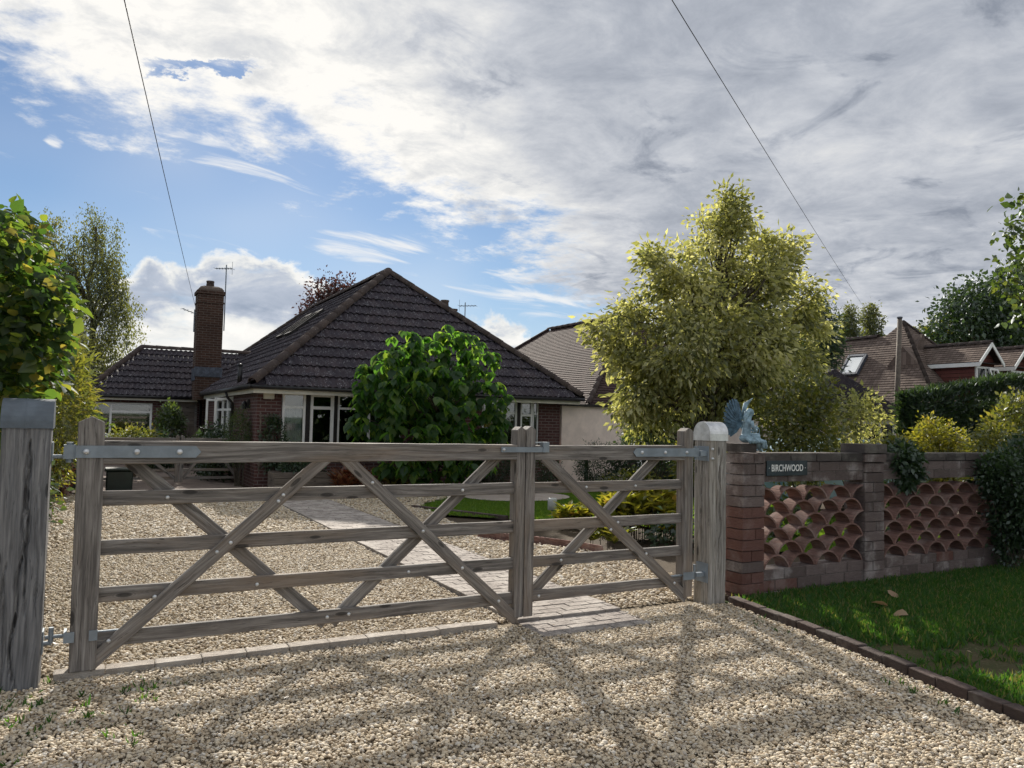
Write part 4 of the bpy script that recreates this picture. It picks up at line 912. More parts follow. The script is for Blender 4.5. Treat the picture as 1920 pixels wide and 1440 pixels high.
for (yy) in (15.42, 17.1):   # casements standing open
    for (dx, dz, hx, hz) in ((0, .52, .22, .03), (0, -.52, .22, .03), (.2, 0, .025, .55), (-.2, 0, .025, .55)): cs.obox((2.88+dx, yy+dx*-.2, 1.44+dz), (hx, -.2*hx, 0), (0, .02, 0), (0, 0, hz))
cs.build('open_casement', M_white, hs)
window(hs, -.02, 1.56, .86, 1.86, 21.07, None, (.42,), .06); MB().box(.45, 1.5, 21.06, 21.075, 1.56, 1.62).build('transom', M_white, hs)
MB().box(-.06, 1.60, 20.96, 21.05, .80, .86).build('window_sill', M_white, hs); MB().box(3.58, 6.42, 11.93, 12.0, .69, .74).box(8.48, 10.18, 11.93, 12.0, .69, .74).build('window_sill', M_cream, hs)
dr = MB().box(2.12, 2.78, 21.0, 21.05, 0, 1.97).build('door', M_fence, hs); MB().box(2.05, 2.12, 20.99, 21.05, 0, 2.03).box(2.78, 2.85, 20.99, 21.05, 0, 2.03).box(2.12, 2.78, 20.99, 21.05, 1.97, 2.03).build('door_frame', M_wood, dr)
ch = MB().box(2.65, 3.40, 20.10, 20.85, 2.0, 5.02).box(2.63, 3.42, 20.08, 20.87, 5.02, 5.06).box(2.65, 3.40, 20.10, 20.85, 5.06, 5.30).box(2.61, 3.44, 20.06, 20.89, 5.30, 5.40).build('chimney', M_brick_ch, hs, None, False, True)
MB().lathe([(.52, 0), (.52, .05), (.44, .12), (.30, .17), (.0, .19)], 4, (3.025, 20.475, 5.40)).build('flaunching', M_brick_ch, ch, Matrix.Translation((3.025, 20.475, 0)) @ Matrix.Rotation(math.pi/4, 4, 'Z') @ Matrix.Translation((-3.025, -20.475, 0)))
MB().lathe([(.13, 0), (.11, .16), (.12, .17), (.12, .22), (.09, .22)], 12, (3.025, 20.475, 5.54)).build('chimney_pot', M_ridge, ch, None, True)
MB().box(2.62, 3.43, 20.07, 20.10, 2.72, 3.02).box(2.625, 2.65, 20.10, 20.86, 2.6, 2.98).build('flashing', M_flash, ch)
MB().tube([(2.95, 13.6, 2.25), (2.95, 13.6, 2.72)], .055, 10).lathe([(.07, 0), (.07, .03), (.0, .05)], 10, (2.95, 13.6, 2.72)).build('vent_pipe', M_black, hs, None, True)
bobj('alarm_box', bevel_mesh(MB().box(3.20, 3.42, 11.9, 12.0, 1.92, 2.06).mesh('alarm_box', M_cream), .01), None, hs)
wlp = MB().box(3.02, 3.08, 12.9, 12.98, 1.72, 1.92).lathe([(.05, 0), (.065, .12), (.02, .18)], 8, (2.97, 12.94, 1.70)).build('wall_lamp', M_black, hs)
tr = MB()
for x in (3.16, 3.30, 3.44, 3.56): tr.box(x-.012, x+.012, 11.955, 11.98, .3, 1.62)
for z in (.5, .85, 1.2, 1.55): tr.box(3.12, 3.60, 11.94, 11.955, z-.015, z+.015)
tr.build('trellis', M_fence, hs)
c2 = MB().box(*[10.20, 10.72, 18.7, 19.2, 3.0, 5.28]).box(10.16, 10.76, 18.66, 19.24, 5.28, 5.36).build('rear_chimney', M_brick_ch, hs, None, False, True)
MB().lathe([(.15, 0), (.13, .22), (.15, .24), (.15, .30), (.1, .30)], 12, (10.40, 18.95, 5.36)).build('chimney_pot', M_brick_ch, c2, None, True)
# television aerials
def aerial(name, label, base, h, d, n=7, half=.17, boom=.55):
    b = Vector(base); d = Vector(d).normalized(); s_ = Vector((0, 0, 1)) if False else d.cross(Vector((0, 0, 1)))
    a = thing(name, label, 'aerial', base, 'television aerials on the chimneys')
    MB().tube([b, b+Vector((0, 0, h))], .018, 6).build('mast', M_galv, a); t_ = b+Vector((0, 0, h-.12))
    m_ = MB().tube([t_-d*boom*.35, t_+d*boom*.65], .012, 6)
    for i in range(n):
        c = t_+d*(boom*(i/(n-1)-.35)); m_.tube([c-s_*half*(1-.3*i/n), c+s_*half*(1-.3*i/n)], .006, 5)
    m_.tube([t_-d*boom*.35+Vector((0, 0, -.2)), t_-d*boom*.35+Vector((0, 0, .22))], .006, 5); m_.build('elements', M_galv, a)
aerial('tv_aerial', 'tall thin television aerial on the right side of the left chimney', (3.46, 20.3, 4.2), 2.1, (-.8, .5, 0))
aerial('tv_aerial', 'low television aerial on the left side of the left chimney', (2.58, 20.3, 4.1), .7, (-.9, -.3, .25), 6, .2, .6)
aerial('tv_aerial', 'television aerial beside the small chimney above the right hip of the bungalow', (11.15, 18.9, 4.6), 1.05, (.6, -.5, 0), 6, .22, .6)
# ================================================================== NEIGHBOUR WITH PINK WALL
def rows_slope(mb, o, u, v, poly, gauge, lift=.02):
    """overlapping courses of plain tiles as real steps, clipped to a convex polygon (u,v)"""
    o, u, v = Vector(o), Vector(u).normalized(), Vector(v).normalized(); n = u.cross(v); k = len(poly); L = max(p[1] for p in poly)
    def span(y):
        xs = []
        for i in range(k):
            a, b = poly[i], poly[(i+1) % k]
            if (a[1]-y)*(b[1]-y) <= 0 and abs(a[1]-b[1]) > 1e-9: xs.append(a[0]+(b[0]-a[0])*(y-a[1])/(b[1]-a[1]))
        return (min(xs), max(xs)) if xs else None
    r = 0
    while r*gauge < L-.02:
        y0, y1 = r*gauge, min((r+1)*gauge, L-.001); s0, s1 = span(y0+1e-4), span(y1)
        if s0 and s1:
            sh = (r % 2)*.08
            q = [o+u*s0[0]+v*(y0-.01)+n*lift, o+u*s0[1]+v*(y0-.01)+n*lift, o+u*s1[1]+v*y1+n*.002, o+u*s1[0]+v*y1+n*.002, o+u*s0[0]+v*(y0-.01), o+u*s0[1]+v*(y0-.01)]
            b = len(mb.v); mb.v += [tuple(p) for p in q]; mb.f += [[b, b+1, b+2, b+3], [b+4, b+5, b+1, b]]; mb.m += [0, 0]
            mb.uvs += [(s0[0]+sh, r*.5+.02), (s0[1]+sh, r*.5+.02), (s1[1]+sh, r*.5+.48), (s1[0]+sh, r*.5+.48), (s0[0]+sh, r*.5), (s0[1]+sh, r*.5), (s0[1]+sh, r*.5+.02), (s0[0]+sh, r*.5+.02)]
        r += 1
def rows_build(mb, name, mat_, parent):
    me = bpy.data.meshes.new(name); me.from_pydata(mb.v, [], mb.f); me.materials.append(mat_); uv = me.uv_layers.new(name='uv')
    uv.data.foreach_set('uv', np.array(mb.uvs, np.float32).ravel()); o = bobj(name, me, None, parent); o['kind'] = 'stuff'; return o
def rmb(): m_ = MB(); m_.uvs = []; return m_
nb_ = thing('neighbour_bungalow', 'neighbouring bungalow with pinkish rendered side wall and brown tiled roof, right of the dark-roofed one', 'house', (16, 12, 0))
nXL, nXR, nXM, nYE, nYA, nYB, nYE2, nZE, nZR = 12.15, 20.4, 16.3, 12.7, 16.4, 21.8, 25.8, 2.06, 5.34
MB().box(10.86, 13.05, 12.0, 12.25, -.1, 2.0).box(12.5, 12.75, 13.2, 25.5, -.1, 2.0).build('rendered_wall', M_render, nb_)
MB().box(13.05, 13.32, 11.97, 12.25, -.1, 2.0).box(13.32, 15.4, 12.0, 12.25, 1.93, 2.0).box(15.4, 20.1, 12.95, 13.2, -.1, 2.0).box(19.85, 20.1, 13.2, 25.5, -.1, 2.0).box(12.75, 19.85, 25.25, 25.5, -.1, 2.0).build('wall', M_brick, nb_, None, False, True)
MB().box(13.32, 13.55, 12.02, 12.1, -.05, 1.93).box(15.2, 15.4, 12.02, 12.1, -.05, 1.93).build('door_frame', M_white, nb_)
MB().box(13.55, 15.2, 12.06, 12.12, -.05, 1.93).build('garage_door', M_dark, nb_)
MB().box(10.9, 15.5, 11.9, 13.6, 2.002, 2.06).build('garage_roof', M_dark, nb_)
m_ = MB(); P2 = lambda x, y, z: (x, y, z-.02)
m_.add([P2(nXL, nYE, nZE), P2(nXR, nYE, nZE), P2(nXR, nYE2, nZE), P2(nXL, nYE2, nZE), P2(nXM, nYA, nZR), P2(nXM, nYB, nZR)], [(0, 1, 4), (1, 2, 5, 4), (2, 3, 5), (3, 0, 4, 5), (3, 2, 1, 0)])
nro = m_.build('roof', M_plain_n, nb_, None, False, True)
rm_ = rmb(); l1 = math.hypot(nXM-nXL, nZR-nZE); l2 = math.hypot(nYA-nYE, nZR-nZE); W_ = nYE2-nYE
rows_slope(rm_, (nXL, nYE2, nZE), (0, -1, 0), (nXM-nXL, 0, nZR-nZE), [(0, 0), (W_, 0), (W_-(nYA-nYE), l1), (nYE2-nYB, l1)], .115)
rows_slope(rm_, (nXL, nYE, nZE), (1, 0, 0), (0, nYA-nYE, nZR-nZE), [(0, 0), (nXR-nXL, 0), (nXM-nXL, l2)], .115)
rows_build(rm_, 'tile_courses', M_plain_n, nro)
ridge_tiles(nro, (nXM, nYA, nZR+.03), (nXM, nYB, nZR+.03), M_ridge, .1); ridge_tiles(nro, (nXL, nYE2, nZE+.03), (nXM, nYB, nZR+.03), M_ridge, .08); ridge_tiles(nro, (nXL, nYE, nZE+.03), (nXM, nYA, nZR+.03), M_ridge, .08)
MB().tube([(nXL-.04, nYE-.04, nZE-.03), (nXL-.04, nYE2, nZE-.03)], .06, 8).tube([(nXL-.04, nYE-.04, nZE-.03), (nXR, nYE-.04, nZE-.03)], .06, 8).build('gutter', M_black, nb_, None, True)
MB().box(nXL+.05, nXL+.08, nYE+.1, nYE2, 1.94, 2.03).box(nXL+.08, 12.5, nYE+.1, nYE2, 2.0, 2.02).build('fascia', M_dark, nb_)
# ================================================================== TILED HOUSE ON THE RIGHT
rh = thing('chalet_house', 'brown tiled house with skylight and two dormers behind the dark hedge', 'house', (28, 15, 0))
eX, eY, apx, apy, apz, ez = 25.3, 10.8, 28.1, 14.1, 5.85, 2.15
MB().box(25.7, 37, 11.2, 11.5, -.1, 2.2).box(25.7, 26, 11.5, 27, -.1, 2.2).build('wall', M_brick, rh, None, False, True)
l3 = math.hypot(apx-eX, apz-ez); l4 = math.hypot(apy-eY, apz-ez); rzf = .845
rr_ = rmb()
ue = 27-apy; rows_slope(rr_, (eX, 27, ez), (0, -1, 0), (apx-eX, 0, apz-ez), [(0, 0), (27-eY, 0), (ue, l3), (ue-3.3*(1-rzf), l3*rzf), (0, l3*rzf)], .12)
rows_slope(rr_, (eX, eY, ez), (1, 0, 0), (0, apy-eY, apz-ez), [(0, 0), (11.7, 0), (11.7, l4*.70), (2.8+2.8*.30, l4*.70), (apx-eX, l4)], .12)
rz3 = ez+(apz-ez)*rzf; rx3 = eX+(apx-eX)*rzf
m_ = MB(); m_.add([(eX, eY, ez-.02), (30.9, eY, ez-.02), (30.9, 17.4, ez-.02), (eX, 17.4, ez-.02), (apx, apy, apz-.02)], [(0, 1, 4), (1, 2, 4), (2, 3, 4), (3, 0, 4), (3, 2, 1, 0)])
m_.add([(eX, 13, ez-.03), (eX, 27, ez-.03), (rx3, 27, rz3-.03), (rx3, 13, rz3-.03), (2*rx3-eX, 13, ez-.03), (2*rx3-eX, 27, ez-.03)], [(0, 3, 2, 1), (3, 4, 5, 2), (1, 2, 5), (0, 4, 3)])
zz = ez+(apz-ez)*.70; yz = eY+(apy-eY)*.70
m_.add([(26.6, eY, ez-.03), (37, eY, ez-.03), (37, yz, zz-.03), (26.6, yz, zz-.03), (26.6, 2*yz-eY, ez-.03), (37, 2*yz-eY, ez-.03)], [(0, 1, 2, 3), (3, 2, 5, 4), (1, 5, 2), (0, 3, 4)])
rro = m_.build('roof', M_plain, rh, None, False, True); rows_build(rr_, 'tile_courses', M_plain, rro)
ridge_tiles(rro, (rx3, apy+.8, rz3+.02), (rx3, 27, rz3+.02), M_ridge, .11); ridge_tiles(rro, (eX, eY, ez+.02), (apx, apy, apz+.02), M_plain, .07); ridge_tiles(rro, (apx, apy, apz+.02), (30.9, eY, ez+.02), M_plain, .07)
v = Vector((apx-eX, 0, apz-ez)).normalized(); n_ = Vector((-v.z, 0, v.x)); u = Vector((0, 1, 0)); c = at_x(1602, 680, 26.75); c = Vector((26.75, c.y, ez+(26.75-eX)*(apz-ez)/(apx-eX)))+n_*.10
f_ = MB()
for (du, dv, hu, hv) in ((-.38, 0, .05, .52), (.38, 0, .05, .52), (0, -.48, .38, .05), (0, .48, .38, .05)): f_.obox(c+u*du+v*dv, u*hu, v*hv, n_*.06)
q = f_.build('skylight', M_flash, rro)
M_mirror = flat_mat('skylight_glass', (.75, .78, .80), .08, .9, .02, 1, .8, 0)
MB().obox(c, u*.34, v*.44, n_*.02).build('pane', M_mirror, q)
def dormer(xc, zt, half, yf):
    d = MB(); slope_ = .95; ze_ = zt-half*slope_; pit = (apz-ez)/(apy-eY); yb = eY+(zt-ez)/pit+.2; ybe = eY+(ze_-ez)/pit+.6; zl = 2.3
    w_ = half-.12
    body = MB().add([(xc-w_, yf, zl), (xc+w_, yf, zl), (xc+w_, yf, zt-w_*slope_-.05), (xc, yf, zt-.05), (xc-w_, yf, zt-w_*slope_-.05), (xc-w_, ybe, zl), (xc+w_, ybe, zl), (xc+w_, ybe, zt-w_*slope_-.05), (xc, ybe, zt-.05), (xc-w_, ybe, zt-w_*slope_-.05)],
        [(0, 1, 2, 3, 4), (0, 4, 9, 5), (1, 6, 7, 2), (5, 9, 8, 7, 6)]).build('dormer', M_board, rh, None, False, True)
    rw = rmb(); ls = math.hypot(half, half*slope_)
    rows_slope(rw, (xc-half, yb, ze_), (0, -1, 0), (half, 0, half*slope_), [(0, 0), (yb-yf+.25, 0), (yb-yf+.25, ls), (0, ls)], .12)
    rows_slope(rw, (xc+half, yf-.25, ze_), (0, 1, 0), (-half, 0, half*slope_), [(0, 0), (yb-yf+.25, 0), (yb-yf+.25, ls), (0, ls)], .12)
    rows_build(rw, 'dormer_tiles', M_plain, body)
    ridge_tiles(body, (xc, yf-.27, zt+.02), (xc, yb, zt+.02), M_ridge, .09)
    bb = MB(); y0, y1 = yf-.30, yf-.26
    for s_ in (-1, 1): bb.add([(xc, y0, zt+.02), (xc+s_*half*1.02, y0, ze_+.0), (xc+s_*half*1.02, y0, ze_-.15), (xc, y0, zt-.13), (xc, y1, zt+.02), (xc+s_*half*1.02, y1, ze_), (xc+s_*half*1.02, y1, ze_-.15), (xc, y1, zt-.13)], [(0, 1, 2, 3), (7, 6, 5, 4), (0, 4, 5, 1), (3, 2, 6, 7), (1, 5, 6, 2)])
    bb.box(xc-half-.01, xc-half+.04, yf-.26, ybe, ze_-.16, ze_-.02); bb.build('bargeboard', M_white, body)
    MB().box(xc-half+.02, xc+half-.02, yf-.26, yf, ze_-.03, ze_-.02).build('soffit', M_dark, body)
    window(rh, xc-w_+.05, xc+w_-.08, zl+.35, ze_-.14, yf-.06, None, (xc-.0,), .07, False, 'x', M_darkglass)
    f2 = MB(); cx_ = xc+.28
    for (dx, dz, hx, hz) in ((0, .2, .26, .035), (0, -.2, .26, .035), (-.24, 0, .035, .2), (.24, 0, .035, .2)): f2.obox((cx_+dx, yf-.22-dz*-.35, ze_-.42+dz), (hx, 0, 0), (0, .03, 0), (0, hz*.35 if hz > .1 else 0, hz))
    f2.build('open_casement', M_white, body)
dormer(27.8, 4.72, .74, 10.78); dormer(29.95, 4.68, .74, 10.78)
# low dark roof in front of it with a pale bay
pb = thing('garden_outbuilding', 'low outbuilding with dark pitched roof left of the dark hedge', 'outbuilding', (21, 10, 0))
a0, a1 = at_y(1565, 695, 10.0), at_y(1708, 778, 10.0)
MB().add([(a0.x-3.5, 10, a1.z+.0), (a0.x, 10, a0.z+.05), (a1.x, 10, a1.z), (a0.x-3.5, 14, a1.z), (a0.x, 14, a0.z+.05), (a1.x, 14, a1.z), (a0.x-3.5, 10, a1.z-.12), (a1.x, 10, a1.z-.12)], [(0, 1, 4, 3), (1, 2, 5, 4), (0, 6, 7, 2, 1), (3, 4, 5)]).build('roof', M_tile, pb, None, False, True)
MB().box(a0.x-3.2, a1.x-.3, 10.3, 13.8, -.1, a1.z-.12).build('wall', M_render, pb)
window(pb, a1.x-2.6, a1.x-.5, .6, a1.z-.22, 10.2, None, (a1.x-1.2,), .09, False, 'x', M_darkglass)
# ================================================================== POLE, WIRES
tp = thing('telegraph_pole', 'slender weathered pole standing before the brown tiled roof', 'pole', (24.2, 11, 0))
p1, p0 = at_y(1687, 597, 11.0), at_y(1681, 775, 11.0); p0 = p1+(p0-p1)*((p1.z+.1)/(p1.z-p0.z))
MB().tube([p0, p1], [.10, .07], 10).build('shaft', M_fence, tp, None, True); MB().lathe([(.09, 0), (.09, .05), (0, .07)], 10, tuple(p1)).build('cap', M_flash, tp)
def wire(name, label, a, b, sag, rad=.008):
    a, b = Vector(a), Vector(b); pts = [a.lerp(b, i/24)-Vector((0, 0, sag*4*(i/24)*(1-i/24))) for i in range(25)]
    o = MB().tube(pts, rad, 6).build(name, M_cable, None, None, True); return tag(o, label, 'wire', 'overhead wires')
q0, q1 = at_y(240, 0, 2.0), Vector((2.62, 20.12, 4.72)); wire('overhead_wire', 'thin black wire running down to the brick chimney on the left', q1+(q0-q1)*1.75, q1, .12, .0052)
q0, q1 = at_y(1270, 0, 2.0), at_y(1620, 575, 26.0); wire('overhead_wire', 'thin black wire crossing the grey cloud above the variegated tree', q1+(q0-q1)*1.35, q1+(q1-q0)*.12, .15, .0065)
# ================================================================== TREES AND PLANTS
def lobe(x, y, Y, rpx, k=(1, 1, 1)):
    c = at_y(x, y, Y); r = rpx*(c-CAM).dot(_f)/F_PX; return (tuple(c), (r*k[0], r*k[1], r*k[2]))
leaf_var = {}
def leaf_objects(root, P, D, U, S, tmpl, mat_, n, name='leaf'):
    """the n leaves that show largest as single objects; shared meshes, no label"""
    key = (mat_.name,)
    if key not in leaf_var:
        ms = []
        for i in range(10):
            V, tot, idx = leaf_arrays(np.zeros((1, 3)), np.array([[1., 0, 0]]), np.array([[0, 0, 1.]]), np.ones(1), tmpl)
            V = V.copy(); V[:, 2] += .10*rng.normal()*(V[:, 0]**2)+.05*rng.normal()*np.abs(V[:, 1]); ms.append(raw_mesh(name, V, tot, idx, mat_, np.full(len(V), (i+.5)/10)))
        leaf_var[key] = ms
    for i in range(n):
        d = Vector(D[i]).normalized(); y_ = Vector(U[i]).cross(d).normalized(); z_ = d.cross(y_); s_ = S[i]
        M = Matrix(((d.x*s_, y_.x*s_, z_.x*s_, P[i][0]), (d.y*s_, y_.y*s_, z_.y*s_, P[i][1]), (d.z*s_, y_.z*s_, z_.z*s_, P[i][2]), (0, 0, 0, 1)))
        bobj(name, random.choice(leaf_var[key]), M, root)
# variegated maple in the front garden
mp = thing('maple_tree', 'tall variegated pale yellow-green tree behind the brick wall', 'tree', (9.5, 5, 0))
Y_ = 5.0
ml = [lobe(1373, 372, Y_, 24), lobe(1370, 415, Y_, 36), lobe(1322, 420, Y_, 22), lobe(1365, 470, Y_, 55), lobe(1310, 490, Y_, 44), lobe(1240, 505, Y_-.3, 40), lobe(1225, 480, Y_, 22), lobe(1440, 490, Y_, 52), lobe(1478, 470, Y_, 26), lobe(1400, 545, Y_, 80), lobe(1290, 570, Y_-.3, 75),
      lobe(1215, 580, Y_, 55), lobe(1150, 615, Y_, 40), lobe(1490, 560, Y_+.3, 55), lobe(1515, 610, Y_+.3, 42), lobe(1180, 680, Y_, 55), lobe(1280, 660, Y_-.7, 85), lobe(1400, 650, Y_-.7, 90), lobe(1480, 680, Y_, 55), lobe(1350, 600, Y_+.9, 100), lobe(1190, 745, Y_-.2, 45), lobe(1260, 750, Y_-.4, 60), lobe(1350, 735, Y_-.3, 60), lobe(1440, 740, Y_-.3, 50), lobe(1205, 790, Y_-.2, 24)]
ml = [(c, tuple(.80*q for q in r)) for c, r in ml]; cen = lobes_points(ml, 560, .68)
foliage('crown', cen, 66, (.13, .13, .11), .10, (KITE[0]*np.array([1, .85, 1.3]), KITE[1]), L_maple, mp, .75, (9.6, 5, 3.2), .35, .35, .65)
wv = at_y(1330, 800, 5.0); branches('trunk', (wv.x, 5, -.1), (wv.x+.25, 5, 4.6), .13, cen, M_bark, mp, 190, .12, .008)
# catalpa-like shrub before the bungalow
ct = thing('broadleaf_shrub', 'large rounded green shrub with broad drooping leaves before the bungalow windows', 'shrub', (6.5, 10.3, 0))
Y_ = 10.2
cl_ = [lobe(760, 660, Y_, 40), lobe(845, 640, Y_, 30), lobe(850, 680, Y_-.3, 65), lobe(740, 715, Y_-.3, 70), lobe(700, 735, Y_, 38), lobe(690, 800, Y_-.2, 36), lobe(800, 760, Y_-.6, 95), lobe(900, 690, Y_, 40), lobe(910, 750, Y_-.2, 45), lobe(920, 800, Y_-.2, 38), lobe(830, 840, Y_-.4, 70), lobe(760, 830, Y_-.4, 70), lobe(880, 850, Y_-.2, 50), lobe(800, 720, Y_+.7, 90), lobe(845, 618, Y_, 12), lobe(768, 632, Y_, 13), lobe(905, 655, Y_, 15), lobe(700, 690, Y_, 13), lobe(668, 790, Y_, 14), lobe(940, 800, Y_, 16), lobe(672, 735, Y_, 10), lobe(930, 715, Y_, 13)]
cen = lobes_points(cl_, 760, .62); per = 8; n = len(cen)*per
c_ = np.repeat(cen, per, axis=0); g = unit(n); g[:, 2] *= .5; Pn = c_+g*.05; D = g.copy(); D[:, 2] -= 1.0; U = np.array([0, 0, 1.])+.6*g+.3*unit(n); S = .155*(1+.38*rng.normal(size=n)).clip(.4, 1.7)
depth = (Pn-np.array(CAM)) @ np.array(_f); o_ = np.argsort(-(S/depth)+(.02*(depth-depth.min())/6)); Pn, D, U, S = Pn[o_], D[o_], U[o_], S[o_]
leaf_objects(ct, Pn, D, U, S, HEART, L_catalpa, 300); leaves('foliage', Pn[300:], D[300:], U[300:], S[300:], HEART, L_catalpa, ct)
branches('trunk', (6.6, 10.3, -.1), (6.7, 10.3, 2.7), .07, cen, M_bark, ct, 70, .06)
# hazel hedge on the left boundary
hd = thing('hedge', 'tall leafy hedge with sunlit yellow-green edge rising behind the left gate post', 'hedge', (-.9, 1.3, 0))
hl = []
for Yh in (.55, 1.2, 2.0, 3.0, 4.2):
    for (x, y, r) in ((20, 440, 50), (55, 500, 50), (85, 560, 46), (95, 640, 38), (85, 700, 34), (30, 560, 60), (30, 660, 70), (-60, 480, 70), (-60, 620, 80), (20, 740, 45), (-50, 740, 70), (95, 590, 36)):
        hl.append(lobe(x-6*(Yh-1), y, Yh, r))
for z in (.3, .8, 1.2): hl.append(((-.95, 2.2, z), (.38, 2.0, .35)))
cen = lobes_points(hl, 2600, .75); per = 7; n = len(cen)*per; c_ = np.repeat(cen, per, axis=0); g = unit(n); Pn = c_+g*.05
D = g*.8+.3*unit(n); D[:, 2] -= .35; D[:, 1] -= .15; U = np.array([.25, -.2, .8])+.55*unit(n); S = .074*(1+.3*rng.normal(size=n)).clip(.5, 1.6)
keep = Pn[:, 0] < -.06; Pn, D, U, S = Pn[keep], D[keep], U[keep], S[keep]
depth = (Pn-np.array(CAM)) @ np.array(_f); lat = (Pn-np.array(CAM)) @ np.array(_r2)/depth; vis = (lat > -.66) & (Pn[:, 2] > 1.6); o_ = np.argsort(depth+np.where(vis, 0, 50)); Pn, D, U, S = Pn[o_], D[o_], U[o_], S[o_]
leaf_objects(hd, Pn, D, U, S, HEART, L_hedge, 300); leaves('foliage', Pn[300:], D[300:], U[300:], S[300:], HEART, L_hedge, hd)
branches('stems', (-.95, 1.4, -.1), (-.8, 1.4, 2.6), .05, cen, M_bark, hd, 90, .1, .004, .1)
# birch far left
bt = thing('birch_tree', 'tall weeping birch behind the left wing of the bungalow', 'tree', (-.3, 28, 0))
strands = []; Y_ = 28.0
bl = [lobe(82, 420, Y_, 26), lobe(115, 440, Y_, 34), lobe(165, 415, Y_, 24), lobe(205, 445, Y_, 28), lobe(175, 480, Y_, 48), lobe(120, 500, Y_, 34), lobe(210, 520, Y_, 34), lobe(185, 560, Y_, 50), lobe(235, 585, Y_, 32), lobe(175, 630, Y_, 44), lobe(225, 670, Y_, 24), lobe(120, 640, Y_, 44), lobe(60, 480, Y_, 40), lobe(50, 580, Y_, 60), lobe(170, 690, Y_, 50)]
cen = lobes_points(bl, 430, .4); n = len(cen)*90; c_ = np.repeat(cen, 90, axis=0); tt = rng.random(n)
P_ = c_+rng.normal(size=(n, 3))*np.array([.10, .10, .06])+np.column_stack([.12*rng.normal(size=n)*tt, .12*rng.normal(size=n)*tt, -tt*1.7+.4])
D = unit(n)*.6; D[:, 2] -= 1
leaves('crown', P_, D, unit(n), .085*(1+.3*rng.normal(size=n)).clip(.5, 1.6), KITE, L_birch, bt, (.6*np.repeat(rng.random(len(cen)), 90)+.4*rng.random(n)))
bc = at_y(175, 700, 28); branches('trunk', (bc.x-.2, 28, -.1), (bc.x-.1, 28, 8.6), .2, cen, M_bark, bt, 30, .25, .01, .3)
# other background trees
def tree(name, label, lobes, base, top, r0, n_cl, per, spread, size, mat_, tmpl=KITE, group=None, ntip=40, shell=.5, droop=.4, cat='tree'):
    t_ = thing(name, label, cat, base, group); ce = lobes_points(lobes, n_cl, shell)
    foliage('crown', ce, per, (spread,)*3, size, tmpl, mat_, t_, droop, None, .35, .4, .6); branches('trunk', base, top, r0, ce, M_bark, t_, ntip, .08); return t_
Y_ = 34; b_ = at_y(612, 600, Y_); tree('copper_beech', 'dark red-leaved tree top showing above the bungalow ridge', [lobe(610, 555, Y_, 26), lobe(640, 548, Y_, 20), lobe(588, 568, Y_, 14), lobe(650, 565, Y_, 26), lobe(615, 600, Y_, 40)], (b_.x, Y_, -.1), (b_.x, Y_, 7.2), .25, 130, 45, .3, .16, L_copper)
Y_ = 12; b_ = at_y(1535, 640, Y_); tree('conifer_tree', 'dark pointed conifer half hidden behind the variegated tree', [lobe(1530, 575, Y_, 14), lobe(1540, 605, Y_, 26), lobe(1540, 650, Y_, 36), lobe(1530, 700, Y_, 40)], (b_.x, Y_, -.1), (b_.x, Y_, 5.2), .12, 200, 40, .16, .14, L_dark, LANCE)
Y_ = 38; b_ = at_y(1592, 640, Y_); tree('poplar_tree', 'left one of two small pointed trees beyond the tiled house', [lobe(1592, 585, Y_, 10), lobe(1592, 605, Y_, 16), lobe(1590, 635, Y_, 22), lobe(1590, 680, Y_, 26)], (b_.x, Y_, -.1), (b_.x, Y_, 9), .2, 150, 40, .2, .2, L_birch, KITE, 'pointed trees beyond the tiled house')
b_ = at_y(1634, 640, Y_); tree('poplar_tree', 'right one of two small pointed trees beyond the tiled house', [lobe(1634, 580, Y_, 12), lobe(1634, 602, Y_, 18), lobe(1634, 635, Y_, 20), lobe(1634, 680, Y_, 24)], (b_.x, Y_, -.1), (b_.x, Y_, 9), .2, 150, 40, .2, .2, L_birch, KITE, 'pointed trees beyond the tiled house')
Y_ = 24; b_ = at_y(1850, 640, Y_); tree('dark_tree', 'big dark green tree behind the dormers of the tiled house', [lobe(1790, 600, Y_, 40), lobe(1830, 570, Y_, 42), lobe(1880, 575, Y_, 48), lobe(1920, 590, Y_, 60), lobe(1850, 625, Y_, 60), lobe(1760, 625, Y_, 26), lobe(1900, 650, Y_, 60)], (b_.x, Y_, -.1), (b_.x, Y_, 8), .4, 420, 45, .42, .26, L_dark)
Y_ = 26; b_ = at_y(1780, 680, Y_); tree('pale_tree', 'low yellow-green tree behind the peak of the tiled roof', [lobe(1740, 640, Y_, 22), lobe(1780, 640, Y_, 30), lobe(1815, 645, Y_, 26)], (b_.x, Y_, -.1), (b_.x, Y_, 6), .2, 110, 40, .4, .26, L_gold_green)
Y_ = 4.0; b_ = at_y(2080, 700, Y_); tl = [lobe(1905, 430, Y_, 24), lobe(1885, 400, Y_, 13), lobe(1900, 490, Y_, 26), lobe(1920, 370, Y_, 12), lobe(1880, 520, Y_, 16), lobe(1905, 560, Y_, 20), lobe(1960, 480, Y_, 60), lobe(1985, 560, Y_, 70), lobe(1975, 400, Y_, 50), lobe(2060, 480, Y_, 110), lobe(1895, 600, Y_, 12)]
tree('sycamore_tree', 'bright green leafy branches reaching in at the right edge against grey cloud', tl, (b_.x, Y_, -.1), (b_.x, Y_, 6.0), .16, 330, 14, .13, .11, L_mid, HEART, None, 120, .3)
